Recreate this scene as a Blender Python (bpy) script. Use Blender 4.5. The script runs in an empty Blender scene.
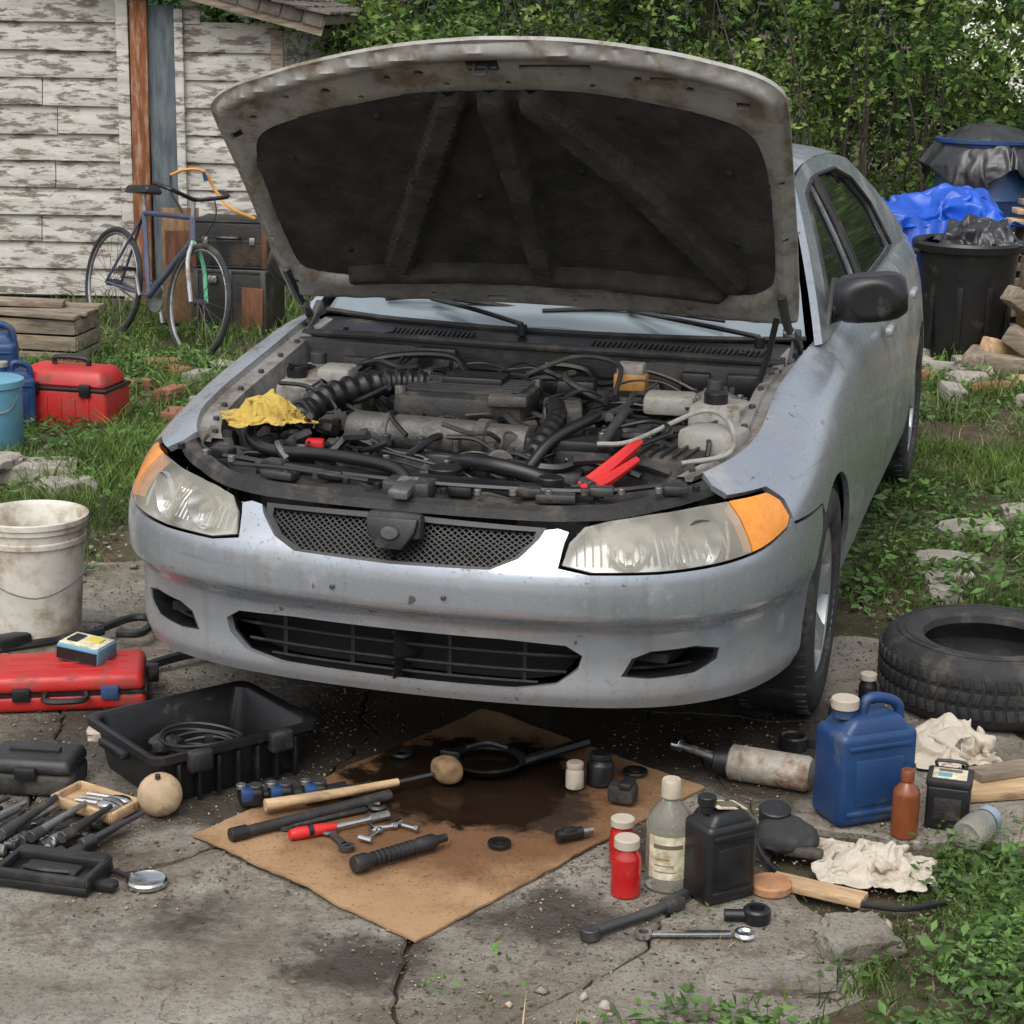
import bpy,bmesh,math,random
import numpy as np
from mathutils import Vector,Matrix,Euler,noise
from mathutils.geometry import delaunay_2d_cdt
random.seed(7); rng=np.random.default_rng(7)
SC=bpy.context.scene
R=math.radians
# ------------------------------------------------------------ materials
def M(name,col,rough=.5,metal=0,var=.12,vs=6,bump=0,bs=60,dirt=0,dcol=(.10,.08,.06),ds=4,spec=.5,coat=0,drough=.85,stretch=None,island=0,trans=0):
    m=bpy.data.materials.new(name); m.use_nodes=True; nt=m.node_tree; N=nt.nodes; Lk=nt.links
    b=N['Principled BSDF']; b.inputs['Roughness'].default_value=rough; b.inputs['Metallic'].default_value=metal
    b.inputs['Specular IOR Level'].default_value=spec
    if trans: b.inputs['Transmission Weight'].default_value=trans; b.inputs['IOR'].default_value=1.25
    if coat: b.inputs['Coat Weight'].default_value=coat; b.inputs['Coat Roughness'].default_value=.08
    tc=N.new('ShaderNodeTexCoord'); src=tc.outputs['Object']
    if stretch:
        mp=N.new('ShaderNodeMapping'); mp.inputs['Scale'].default_value=stretch; Lk.new(src,mp.inputs[0]); src=mp.outputs[0]
    def nz(s,det=5,ro=.6,off=None):
        n=N.new('ShaderNodeTexNoise'); n.inputs['Scale'].default_value=s; n.inputs['Detail'].default_value=det; n.inputs['Roughness'].default_value=ro
        Lk.new(src,n.inputs['Vector']); return n.outputs['Fac']
    def mix(f,a,c):
        x=N.new('ShaderNodeMix'); x.data_type='RGBA'
        if hasattr(f,'links'): Lk.new(f,x.inputs[0])
        else: x.inputs[0].default_value=f
        for s,i in((a,6),(c,7)):
            if hasattr(s,'links'): Lk.new(s,x.inputs[i])
            else: x.inputs[i].default_value=(*s[:3],1)
        return x.outputs[2]
    def mr(f,a,c,d=0,e=1):
        x=N.new('ShaderNodeMapRange'); Lk.new(f,x.inputs[0]); x.interpolation_type='SMOOTHSTEP'
        for i,v in zip((1,2,3,4),(a,c,d,e)): x.inputs[i].default_value=v
        return x.outputs[0]
    n1=mr(nz(vs),.3,.7)
    c=mix(n1,[x*(1-var) for x in col],[min(1,x*(1+var)) for x in col])
    if island:
        g=N.new('ShaderNodeNewGeometry'); c=mix(mr(g.outputs['Random Per Island'],0,1,0,1),[x*(1-island) for x in col],[x*(1+island) for x in col])
        c2=mix(n1,(1-var,)*3,(1+var,)*3); x=N.new('ShaderNodeMix'); x.data_type='RGBA'; x.blend_type='MULTIPLY'; x.inputs[0].default_value=1
        Lk.new(c,x.inputs[6]); Lk.new(c2,x.inputs[7]); c=x.outputs[2]
    if dirt:
        f=mr(nz(ds,9,.7),.66-dirt*.35,.74-dirt*.12)
        c=mix(f,c,dcol); Lk.new(mr(f,0,1,rough,drough),b.inputs['Roughness'])
        if metal: Lk.new(mr(f,0,1,metal,0),b.inputs['Metallic'])
    Lk.new(c,b.inputs['Base Color'])
    if bump:
        bp=N.new('ShaderNodeBump'); bp.inputs['Strength'].default_value=bump; bp.inputs['Distance'].default_value=.01
        Lk.new(nz(bs,6,.65),bp.inputs['Height']); Lk.new(bp.outputs[0],b.inputs['Normal'])
    return m
def ramp(f,st):
    r=N.new('ShaderNodeValToRGB'); Lk.new(f,r.inputs[0]); e=r.color_ramp.elements
    while len(e)<len(st): e.new(.5)
    for x,(p,c) in zip(e,st): x.position=p; x.color=(*c,1)
    return r.outputs[0]
def nzz(s,d=8,r=.65,src=None):
    n=N.new('ShaderNodeTexNoise'); n.inputs['Scale'].default_value=s; n.inputs['Detail'].default_value=d; n.inputs['Roughness'].default_value=r; Lk.new(src or tc.outputs['Object'],n.inputs[0]); return n.outputs[0]
def mapped(sc):
    mp=N.new('ShaderNodeMapping'); mp.inputs['Scale'].default_value=sc; Lk.new(tc.outputs['Object'],mp.inputs[0]); return mp.outputs[0]
def mrr(f,a,c,d=0,e=1):
    m=N.new('ShaderNodeMapRange'); m.interpolation_type='SMOOTHSTEP'; Lk.new(f,m.inputs[0])
    for i,v in zip((1,2,3,4),(a,c,d,e)): m.inputs[i].default_value=v
    return m.outputs[0]
def mth(op,a,c):
    q=N.new('ShaderNodeMath'); q.operation=op
    for i,v in((0,a),(1,c)):
        if hasattr(v,'links'): Lk.new(v,q.inputs[i])
        else: q.inputs[i].default_value=v
    return q.outputs[0]
def blobf(cx_,cy_,r0,r1,amp,s):
    vs=N.new('ShaderNodeVectorMath'); vs.operation='DISTANCE'; Lk.new(tc.outputs['Object'],vs.inputs[0]); vs.inputs[1].default_value=(cx_,cy_,0)
    a=N.new('ShaderNodeMath'); a.operation='MULTIPLY_ADD'; Lk.new(nzz(s,8,.7),a.inputs[0]); a.inputs[1].default_value=-amp; Lk.new(vs.outputs['Value'],a.inputs[2])
    return mrr(a.outputs[0],r0,r1,1,0)
def over(fac,under,col,k=1):
    x=N.new('ShaderNodeMix'); x.data_type='RGBA'
    if k!=1: fac=mth('MULTIPLY',fac,k)
    Lk.new(fac,x.inputs[0])
    if hasattr(under,'links'): Lk.new(under,x.inputs[6])
    else: x.inputs[6].default_value=(*under,1)
    x.inputs[7].default_value=(*col,1); return x.outputs[2]
def newmat(name,rough,spec=.2):
    global N,Lk,tc,b
    m=bpy.data.materials.new(name); m.use_nodes=True; N=m.node_tree.nodes; Lk=m.node_tree.links; b=N['Principled BSDF']; b.inputs['Roughness'].default_value=rough; b.inputs['Specular IOR Level'].default_value=spec
    tc=N.new('ShaderNodeTexCoord'); return m
def bumpn(h,st,dist,prev=None):
    bp=N.new('ShaderNodeBump'); bp.inputs['Strength'].default_value=st; bp.inputs['Distance'].default_value=dist; Lk.new(h,bp.inputs['Height'])
    if prev: Lk.new(prev,bp.inputs['Normal'])
    return bp.outputs[0]
# ------------------------------------------------------------ builder
def cat(pts,n=8):
    P=[np.array(p,float) for p in pts]; P=[2*P[0]-P[1]]+P+[2*P[-1]-P[-2]]; out=[]
    for i in range(1,len(P)-2):
        for k in range(n):
            t=k/n; a,b,c,d=P[i-1:i+3]
            out.append(.5*((2*b)+(-a+c)*t+(2*a-5*b+4*c-d)*t*t+(-a+3*b-3*c+d)*t**3))
    out.append(P[-2]); return out
class B:
    def __init__(s,name): s.name=name; s.bm=bmesh.new(); s.mats=[]
    def mi(s,m):
        if m not in s.mats: s.mats.append(m)
        return s.mats.index(m)
    def add(s,t,m,mx=None,smooth=False):
        i=s.mi(m)
        for f in t.faces: f.material_index=i; f.smooth=smooth
        if mx is not None: t.transform(mx)
        me=bpy.data.meshes.new('t'); t.to_mesh(me); s.bm.from_mesh(me); bpy.data.meshes.remove(me); t.free()
    def mx(s,loc,rot): return Matrix.Translation(loc)@Euler([R(a) for a in rot]).to_matrix().to_4x4()
    def box(s,size,loc,m,rot=(0,0,0),bev=0,seg=2,taper=(1,1),smooth=None):
        t=bmesh.new(); bmesh.ops.create_cube(t,size=1)
        for v in t.verts:
            k=taper if v.co.z>0 else (1,1)
            v.co=Vector((v.co.x*size[0]*k[0],v.co.y*size[1]*k[1],v.co.z*size[2]))
        if bev: bmesh.ops.bevel(t,geom=t.edges[:],offset=bev,segments=seg,affect='EDGES',profile=.5)
        s.add(t,m,s.mx(loc,rot),bool(bev) if smooth is None else smooth); return s
    def lathe(s,prof,loc,m,rot=(0,0,0),seg=32,sc=(1,1,1),smooth=True):
        t=bmesh.new(); rings=[]
        for r,z in prof:
            if r<1e-6: rings.append([t.verts.new((0,0,z*sc[2]))])
            else: rings.append([t.verts.new((r*sc[0]*math.cos(2*math.pi*k/seg),r*sc[1]*math.sin(2*math.pi*k/seg),z*sc[2])) for k in range(seg)])
        for a,b in zip(rings,rings[1:]):
            for k in range(seg):
                q=[a[k%len(a)],a[(k+1)%len(a)],b[(k+1)%len(b)],b[k%len(b)]]
                u=[]
                for v in q:
                    if v not in u: u.append(v)
                if len(u)>2:
                    try:t.faces.new(u)
                    except:pass
        bmesh.ops.recalc_face_normals(t,faces=t.faces[:])
        s.add(t,m,s.mx(loc,rot),smooth); return s
    def cyl(s,r,h,loc,m,rot=(0,0,0),r2=None,seg=24,bev=.0):
        r2=r if r2 is None else r2; b=bev or min(r,h)*.08
        return s.lathe([(0,-h/2),(r-b,-h/2),(r,-h/2+b),(r2,h/2-b),(r2-b,h/2),(0,h/2)],loc,m,rot,seg)
    def tube(s,pts,r,m,seg=8,sm=0,cap=True):
        if sm: pts=cat(pts,sm)
        P=[Vector(p) for p in pts]; n=len(P)
        rr=r if hasattr(r,'__len__') else [r]*n
        if len(rr)!=n: rr=list(np.interp(np.linspace(0,1,n),np.linspace(0,1,len(rr)),rr))
        t=bmesh.new(); prev=None; rings=[]
        for i in range(n):
            d=(P[min(i+1,n-1)]-P[max(i-1,0)]).normalized()
            if prev is None:
                a=Vector((0,0,1)) if abs(d.z)<.9 else Vector((1,0,0)); x=d.cross(a).normalized()
            else:
                x=(prev-d*prev.dot(d)); x=x.normalized() if x.length>1e-6 else d.orthogonal().normalized()
            prev=x; y=d.cross(x)
            rings.append([t.verts.new(P[i]+(x*math.cos(2*math.pi*k/seg)+y*math.sin(2*math.pi*k/seg))*rr[i]) for k in range(seg)])
        for a,b in zip(rings,rings[1:]):
            for k in range(seg): t.faces.new((a[k],a[(k+1)%seg],b[(k+1)%seg],b[k]))
        if cap:
            t.faces.new(rings[0][::-1]); t.faces.new(rings[-1])
        s.add(t,m,None,True); return s
    def prism(s,poly,h,loc,m,rot=(0,0,0),bev=0,seg=2,sc=1):
        t=bmesh.new(); a=[t.verts.new((x,y,-h/2)) for x,y in poly]; b=[t.verts.new((x*sc,y*sc,h/2)) for x,y in poly]
        t.faces.new(a[::-1]); t.faces.new(b); n=len(a)
        for k in range(n): t.faces.new((a[k],a[(k+1)%n],b[(k+1)%n],b[k]))
        bmesh.ops.recalc_face_normals(t,faces=t.faces[:])
        if bev: bmesh.ops.bevel(t,geom=t.edges[:],offset=bev,segments=seg,affect='EDGES',profile=.5)
        s.add(t,m,s.mx(loc,rot),bool(bev)); return s
    def raw(s,V,F,m,smooth=True):
        t=bmesh.new(); vs=[t.verts.new(v) for v in V]
        for f in F:
            try:t.faces.new([vs[i] for i in f])
            except:pass
        s.add(t,m,None,smooth); return s
    def blob(s,r,loc,m,sc=(1,1,1),amp=.2,fr=2,sub=3,rot=(0,0,0),flat=0,seed=None):
        t=bmesh.new(); bmesh.ops.create_icosphere(t,subdivisions=sub,radius=1)
        o=Vector((random.random()*50,random.random()*50,0)) if seed is None else Vector((seed*7.3,seed*3.1,0))
        for v in t.verts:
            k=1+amp*noise.noise(v.co*fr+o)+amp*.4*noise.noise(v.co*fr*3+o)
            c=v.co*k
            if flat:
                for ax in range(3): c[ax]=max(-flat,min(flat,c[ax]))/flat
            v.co=Vector((c.x*sc[0]*r,c.y*sc[1]*r,c.z*sc[2]*r))
        s.add(t,m,s.mx(loc,rot),True); return s
    def done(s,loc=(0,0,0),rot=(0,0,0),parent=None,ang=38,merge=0):
        if merge: bmesh.ops.remove_doubles(s.bm,verts=s.bm.verts[:],dist=merge)
        me=bpy.data.meshes.new(s.name); s.bm.to_mesh(me); s.bm.free()
        for m in s.mats: me.materials.append(m)
        try: me.set_sharp_from_angle(angle=R(ang))
        except Exception: pass
        o=bpy.data.objects.new(s.name,me); SC.collection.objects.link(o); o.location=loc; o.rotation_euler=[R(a) for a in rot]
        if parent: o.parent=parent
        return o
def inpoly(P,poly):
    x,y=P[:,0],P[:,1]; ins=np.zeros(len(P),bool); n=len(poly)
    for i in range(n):
        x1,y1=poly[i]; x2,y2=poly[(i+1)%n]
        if y1==y2: continue
        c=((y1>y)!=(y2>y))&(x<(x2-x1)*(y-y1)/(y2-y1)+x1); ins^=c
    return ins
def dist_seg(px,py,poly):
    d=np.full(len(px),1e9)
    for (x1,y1),(x2,y2) in zip(poly,poly[1:]):
        dx,dy=x2-x1,y2-y1; t=np.clip(((px-x1)*dx+(py-y1)*dy)/(dx*dx+dy*dy+1e-12),0,1); d=np.minimum(d,np.hypot(px-x1-t*dx,py-y1-t*dy))
    return d
def dens(poly,step):
    out=[]; n=len(poly)
    for i in range(n):
        a=np.array(poly[i],float); b=np.array(poly[(i+1)%n],float); k=max(1,int(np.ceil(np.linalg.norm(b-a)/step)))
        for j in range(k): out.append(a+(b-a)*j/k)
    return np.array(out)
def patch(bd,fn,outline,holes,mat,step=.03,rim=.012,off=0,mirror=True,cen=True):
    polys=[dens(outline,step)]+[dens(h,step) for h in holes]
    V=[];E=[];
    for p in polys:
        b=len(V); V+=list(p); E+=[(b+i,b+(i+1)%len(p)) for i in range(len(p))]
    bp=np.array(V)
    lo=polys[0].min(0); hi=polys[0].max(0)
    gx=np.arange(lo[0]+step*.5,hi[0],step); gy=np.arange(lo[1]+step*.5,hi[1],step)
    G=np.array([(x,y) for x in gx for y in gy]) if len(gx) and len(gy) else np.zeros((0,2))
    if len(G):
        k=inpoly(G,polys[0])
        for h in polys[1:]: k&=~inpoly(G,h)
        G=G[k]
    if len(G):
        keep=np.ones(len(G),bool)
        for c in range(0,len(G),500):
            d=((G[c:c+500,None,:]-bp[None])**2).sum(2).min(1); keep[c:c+500]=d>(step*.55)**2
        V+=list(G[keep])
    ov,oe,of,_,_,_=delaunay_2d_cdt([Vector((float(a[0]),float(a[1]))) for a in V],E,[],0,1e-6)
    A=np.array([(v.x,v.y) for v in ov]); T=np.array([list(f) for f in of if len(f)==3])
    C=A[T].mean(1); k=inpoly(C,polys[0])
    for h in polys[1:]: k&=~inpoly(C,h)
    T=T[k]
    P=fn(A,off); Q=fn(A,off+.01)
    nr=np.cross(P[T[:,1]]-P[T[:,0]],P[T[:,2]]-P[T[:,0]]); sg=(nr*(Q-P)[T[:,0]]).sum()
    if sg<0: T=T[:,::-1]
    F=[tuple(t) for t in T]; VV=list(P)
    if rim:
        D=fn(A,off-rim); cnt={}
        for t in F:
            for a,b in((t[0],t[1]),(t[1],t[2]),(t[2],t[0])): cnt[(a,b)]=1
        n=len(VV); VV+=list(D)
        for (a,b) in cnt:
            if mirror and A[a][0]<1e-5 and A[b][0]<1e-5: continue
            if (b,a) not in cnt: F.append((b,a,a+n,b+n))
    used=sorted({i for f in F for i in f}); mp={u:i for i,u in enumerate(used)}
    VV=[VV[i] for i in used]; F=[tuple(mp[i] for i in f) for f in F]
    bd.raw(VV,F,mat)
    if mirror: bd.raw([(-v[0],v[1],v[2]) for v in VV],[f[::-1] for f in F],mat)
def lat(seed,n=256):
    return np.random.default_rng(seed).random((n,n))
def vn(x,y,s,seed):
    L=lat(seed); x=np.asarray(x)*s+100;y=np.asarray(y)*s+100; i=np.floor(x).astype(int);j=np.floor(y).astype(int);fx=x-i;fy=y-j
    fx=fx*fx*(3-2*fx);fy=fy*fy*(3-2*fy); g=lambda a,b:L[a%256,b%256]
    return (g(i,j)*(1-fx)+g(i+1,j)*fx)*(1-fy)+(g(i,j+1)*(1-fx)+g(i+1,j+1)*fx)*fy
def bigmesh(name,V,F,mats,loc=(0,0,0),smooth=False,midx=None):
    me=bpy.data.meshes.new(name); V=np.asarray(V,np.float32); F=np.asarray(F,np.int32); k=F.shape[1]
    me.vertices.add(len(V)); me.vertices.foreach_set('co',V.ravel()); me.loops.add(F.size); me.loops.foreach_set('vertex_index',F.ravel())
    me.polygons.add(len(F)); me.polygons.foreach_set('loop_start',np.arange(0,F.size,k,dtype=np.int32)); me.polygons.foreach_set('loop_total',np.full(len(F),k,np.int32))
    for m in mats: me.materials.append(m)
    if midx is not None: me.polygons.foreach_set('material_index',np.asarray(midx,np.int32))
    me.update(calc_edges=True); me.validate()
    o=bpy.data.objects.new(name,me); SC.collection.objects.link(o); o.location=loc; return o
# ------------------------------------------------------------ material set
paint=newmat('weathered_silver_paint',.32,.5)
c=ramp(nzz(2.5,4),[(.3,(.355,.39,.44)),(.7,(.42,.455,.50))])
g1=mrr(nzz(3.2,10,.72),.47,.63); g2=mrr(nzz(95,4,.6),.60,.67); g3=mrr(nzz(1,6,.7,mapped((1.6,1.6,55))),.60,.69); g4=mrr(nzz(1,6,.65,mapped((26,26,2.2))),.53,.70)
sx=N.new('ShaderNodeSeparateXYZ'); Lk.new(tc.outputs['Object'],sx.inputs[0]); zl=mrr(mth('ADD',sx.outputs[2],mth('MULTIPLY',nzz(7,9,.75),-.24)),.08,.34,1,0)
c=over(g1,c,(.25,.23,.195),.45); c=over(g4,c,(.20,.185,.155),.28); c=over(g2,c,(.13,.11,.085),.65); c=over(g3,c,(.18,.17,.16),.45); c=over(zl,c,(.15,.125,.095),.6)
pit=mrr(nzz(26,3,.5),.69,.72); c=over(pit,c,(.08,.068,.052),.75)
scf=mrr(nzz(9,6,.8,mapped((1,1,2.5))),.64,.68); c=over(scf,c,(.07,.06,.05),.55)
Lk.new(c,b.inputs['Base Color']); gr_=mth('MAXIMUM',mth('MULTIPLY',g1,.6),mth('MAXIMUM',mth('MULTIPLY',zl,.8),g2)); Lk.new(mrr(gr_,0,1,.27,.70),b.inputs['Roughness']); Lk.new(mrr(gr_,0,1,.62,.05),b.inputs['Metallic'])
b.inputs['Coat Weight'].default_value=.30; b.inputs['Coat Roughness'].default_value=.14; Lk.new(bumpn(nzz(3,2,.4),.12,.02),b.inputs['Normal'])
paint_in=M('silver_dirty',(.30,.295,.28),.5,.25,.15,8,.1,40,.66,(.11,.092,.072),7)
blk=M('black_plastic',(.018,.018,.019),.42,0,.3,20,.15,150,.40,(.06,.053,.044),6)
blkc=M('black_plastic_clean',(.012,.012,.013),.35,0,.2,20,.1,200,.22,(.055,.05,.043),8)
blkd=M('black_dusty',(.022,.021,.020),.6,0,.3,14,.3,90,.48,(.085,.074,.060),9)
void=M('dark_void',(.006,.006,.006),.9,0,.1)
rubber=M('rubber',(.022,.022,.023),.75,0,.2,12,.25,120,.45,(.075,.068,.058),9)
chrome=M('chrome',(.62,.63,.64),.22,1,.08,10,.05,80,.2,(.25,.2,.15),20)
steel=M('steel',(.34,.34,.34),.38,.9,.15,12,.15,120,.48,(.11,.08,.055),18)
dsteel=M('dark_steel',(.09,.09,.09),.45,.7,.2,12,.2,120,.4,(.08,.055,.04),18)
alu=M('cast_aluminium',(.13,.125,.118),.5,.6,.2,12,.4,60,.6,(.055,.046,.036),9)
gplas=M('grey_plastic',(.31,.30,.27),.5,0,.15,9,.15,80,.58,(.12,.10,.075),9)
insul=M('hood_insulation',(.036,.033,.030),.95,0,.5,9,.9,90,.55,(.014,.013,.012),5)
alloy=M('alloy',(.48,.49,.50),.35,.7,.06,8,0,60,.35,(.15,.13,.10),6)
glassd=M('dark_glass',(.012,.015,.017),.04,0,.1,3,0,60,.12,(.09,.09,.08),2,.8,0,.4)
wsm=M('windshield_glass',(.20,.245,.265),.06,0,.15,2,0,60,.25,(.28,.29,.28),2,.9,.8,.4)
red=M('red_plastic',(.46,.02,.018),.38,0,.15,6,.08,60,.48,(.20,.06,.045),9)
redp=M('red_clamp',(.55,.02,.02),.4)
blue=M('blue_plastic',(.014,.05,.15),.4,0,.2,6,.08,60,.45,(.08,.09,.10),7)
lblue=M('pale_blue_plastic',(.13,.32,.44),.45,0,.1,6,0,60,.35,(.15,.19,.19),7)
tarpm=M('blue_tarp',(.01,.08,.46),.35,0,.2,5,.2,30,.1,(.1,.12,.2),6)
white=M('white_bucket_plastic',(.64,.62,.55),.5,0,.08,5,.05,50,.68,(.33,.26,.18),7)
yel=M('yellow_cloth_fabric',(.54,.38,.08),.9,0,.2,8,.5,220,.5,(.26,.17,.04),9)
clothm=M('beige_cloth',(.56,.50,.41),.95,0,.12,9,.5,260,.5,(.32,.26,.18),9)
woodm=M('light_wood',(.46,.31,.17),.65,0,.3,5,.3,40,.4,(.20,.12,.07),8,stretch=(1,6,6))
woodg=M('weathered_wood',(.25,.20,.145),.85,0,.35,6,.5,40,.5,(.11,.09,.07),8,stretch=(1,6,6))
woodr=M('brown_board',(.15,.06,.03),.8,0,.35,6,.4,40,.5,(.05,.04,.03),5,stretch=(6,6,1))
orange=M('orange_lens',(.80,.28,.03),.12,0,.12,40,.25,220,0,spec=.7)
glassb=M('clear_bottle',(.62,.60,.52),.06,0,.1,8,0,60,.25,(.35,.31,.24),10,.8,trans=.75)
brownb=M('brown_bottle_plastic',(.20,.06,.022),.2,0,.2,8,0,60,.25,(.10,.06,.04),10)
redj=M('red_liquid_jar',(.42,.012,.012),.12,0,.15,8,0,60,.15,(.1,.02,.02),10,.8)
label=M('paper_label',(.60,.55,.40),.7,0,.25,40,.1,60,.5,(.32,.24,.14),25)
tan=M('tan_lid',(.46,.40,.32),.6,0,.15,9,.1,60,.55,(.23,.17,.12),9)
rust=M('rusty_can',(.38,.35,.30),.6,.2,.3,8,.4,50,.72,(.16,.08,.04),14)
stone=M('stone',(.33,.30,.255),.95,0,.25,8,.9,40,.4,(.16,.135,.10),6)
brick=M('brick',(.28,.12,.07),.9,0,.3,12,.8,50,.4,(.12,.08,.06),9)
bark=M('bark',(.06,.05,.038),.95,0,.35,8,1,30)
leafm=M('leaves',(.088,.165,.034),.5,0,.45,.9,island=.55,spec=.35)
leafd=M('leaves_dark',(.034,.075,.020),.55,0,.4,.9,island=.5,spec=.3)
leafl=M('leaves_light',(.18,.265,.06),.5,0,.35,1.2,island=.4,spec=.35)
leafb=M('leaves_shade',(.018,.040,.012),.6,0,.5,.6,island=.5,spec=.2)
petal=M('white_blossom',(.78,.76,.68),.6,0,.1)
grassm=M('grass_blades',(.125,.20,.045),.5,0,.4,1.1,island=.55,spec=.35)
weedm=M('weed_leaves',(.11,.20,.052),.45,0,.35,2,island=.5,spec=.4)
strawm=M('dry_straw',(.34,.27,.14),.8,0,.2,3,island=.4)
greenp=M('green_paint',(.10,.40,.22),.4); blup=M('blue_grey_frame',(.08,.095,.15),.4,.3,.2,6,0,60,.4,(.12,.11,.10),9)
for m in (leafm,leafl,leafd,grassm,weedm):
    nt=m.node_tree; b=nt.nodes['Principled BSDF']; out=[n for n in nt.nodes if n.type=='OUTPUT_MATERIAL'][0]
    tr=nt.nodes.new('ShaderNodeBsdfTranslucent'); mx=nt.nodes.new('ShaderNodeMixShader'); mx.inputs[0].default_value=.35
    c=b.inputs['Base Color'].links[0].from_socket; nt.links.new(c,tr.inputs[0]); nt.links.new(b.outputs[0],mx.inputs[1]); nt.links.new(tr.outputs[0],mx.inputs[2]); nt.links.new(mx.outputs[0],out.inputs[0])
lens=bpy.data.materials.new('hazy_lens'); lens.use_nodes=True; nt=lens.node_tree; b=nt.nodes['Principled BSDF']; out=[n for n in nt.nodes if n.type=='OUTPUT_MATERIAL'][0]
b.inputs['Base Color'].default_value=(.50,.475,.39,1); b.inputs['Roughness'].default_value=.12; b.inputs['Coat Weight'].default_value=.8
tr=nt.nodes.new('ShaderNodeBsdfTransparent'); mx=nt.nodes.new('ShaderNodeMixShader'); nz=nt.nodes.new('ShaderNodeTexNoise'); nz.inputs['Scale'].default_value=7; nz.inputs['Detail'].default_value=6
tc=nt.nodes.new('ShaderNodeTexCoord'); nt.links.new(tc.outputs['Object'],nz.inputs[0]); mr=nt.nodes.new('ShaderNodeMapRange'); nt.links.new(nz.outputs[0],mr.inputs[0])
for i,v in zip((1,2,3,4),(.3,.7,.82,.45)): mr.inputs[i].default_value=v
nt.links.new(mr.outputs[0],mx.inputs[0]); nt.links.new(b.outputs[0],mx.inputs[1]); nt.links.new(tr.outputs[0],mx.inputs[2]); nt.links.new(mx.outputs[0],out.inputs[0])
# ------------------------------------------------------------ CAR
car=bpy.data.objects.new('parked_car',None); SC.collection.objects.link(car); car.location=(-.272,4.076,0); car.rotation_euler=(0,0,-.2818)
PP=np.array([(0,0),(.25,.012),(.46,.05),(.635,.13),(.76,.26),(.825,.42),(.855,.62),(.865,.95),(.87,1.5),(.87,2.3),(.86,3.2),(.845,3.8),(.80,4.25),(.70,4.45),(.45,4.55),(0,4.58)])
mirr=[(-.25,.012)]+[tuple(p) for p in PP]+[(-.45,4.55)]
dn=[]; Q=[np.array(p) for p in mirr]
for i in range(1,len(Q)-2):
    for k in range(30):
        t=k/30; a,b_,c,d=Q[i-1:i+3]; dn.append(.5*((2*b_)+(-a+c)*t+(2*a-5*b_+4*c-d)*t*t+(-a+3*b_-3*c+d)*t**3))
dn.append(Q[-2]); dn=np.array(dn); AL=np.concatenate([[0],np.cumsum(np.linalg.norm(np.diff(dn,axis=0),axis=1))]); UT=AL[-1]
def Pl(u): return np.stack([np.interp(u,AL,dn[:,0]),np.interp(u,AL,dn[:,1])],-1)
def Nl(u):
    d=Pl(np.clip(u+.02,0,UT))-Pl(np.clip(u-.02,0,UT)); d/=np.linalg.norm(d,axis=-1,keepdims=True)+1e-9
    n=np.stack([d[...,1],-d[...,0]],-1)
    u=np.asarray(u); k=np.clip(u/.06,0,1)[...,None]; n=n*k+np.array([0,-1.])*(1-k); n/=np.linalg.norm(n,axis=-1,keepdims=True); return n
tab=[(0,[.25,.28,.34,.432,.462,.52,.562,.595,.63,.665,.70],[.05,.036,.044,.042,.002,0,.008,.03,.05,.075,.10]),
(.42,[.25,.28,.34,.432,.462,.52,.562,.595,.63,.67,.71],[.05,.036,.044,.042,.002,0,.006,.03,.05,.08,.12]),
(.82,[.245,.28,.34,.432,.462,.52,.565,.605,.655,.70,.735],[.05,.038,.040,.036,.002,0,.004,.02,.055,.11,.18]),
(1.19,[.23,.27,.34,.425,.465,.53,.59,.65,.70,.745,.77],[.04,.02,.018,.014,.001,0,.004,.012,.04,.085,.15]),
(1.535,[.20,.26,.34,.42,.50,.58,.66,.73,.785,.82,.835],[.03,.01,.005,0,0,0,.006,.02,.05,.10,.17]),
(1.91,[.20,.26,.34,.42,.50,.58,.66,.74,.82,.865,.88],[.05,.03,.015,.005,0,0,.008,.02,.045,.09,.15]),
(2.87,[.20,.26,.34,.42,.50,.58,.66,.74,.82,.88,.90],[.06,.035,.015,.005,0,0,.008,.022,.045,.08,.12]),
(4.2,[.20,.26,.34,.42,.50,.58,.66,.74,.82,.89,.92],[.05,.02,.008,0,0,0,.006,.02,.045,.08,.14]),
(4.9,[.24,.28,.35,.43,.50,.58,.66,.74,.82,.89,.93],[.06,.03,.01,0,0,.02,.03,.04,.06,.10,.18]),
(UT,[.24,.28,.35,.43,.50,.56,.64,.72,.80,.88,.93],[.06,.03,.01,0,0,.03,.04,.05,.07,.10,.18])]
ug=np.arange(0,UT+.01,.01); vg=np.arange(0,.6001,.005)
tu=[t[0] for t in tab]
def mk(i):
    A=np.array([np.interp(vg,np.arange(11)*.06,t[i]) for t in tab]); G=np.array([np.interp(ug,tu,A[:,j]) for j in range(len(vg))]).T
    ku=np.exp(-.5*(np.arange(-24,25)/9)**2); ku/=ku.sum(); kv=np.exp(-.5*(np.arange(-6,7)/1.6)**2); kv/=kv.sum()
    G=np.pad(G,((24,24),(0,0)),'reflect'); G=np.array([np.convolve(G[:,j],ku,'valid') for j in range(G.shape[1])]).T
    G=np.pad(G,((0,0),(6,6)),'reflect',reflect_type='odd'); G=np.array([np.convolve(r,kv,'valid') for r in G]); return G
ZG=mk(1); IG=mk(2)
def bil(G,u,v):
    a=np.clip(u/.01,0,len(ug)-1.001); b=np.clip(v/.005,0,len(vg)-1.001); i=a.astype(int); j=b.astype(int); fa=a-i; fb=b-j
    return (G[i,j]*(1-fa)+G[i+1,j]*fa)*(1-fb)+(G[i,j+1]*(1-fa)+G[i+1,j+1]*fa)*fb
def S0(u,v):
    p=Pl(u)-Nl(u)*bil(IG,u,v)[...,None]; return np.concatenate([p,bil(ZG,u,v)[...,None]],-1)
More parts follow.
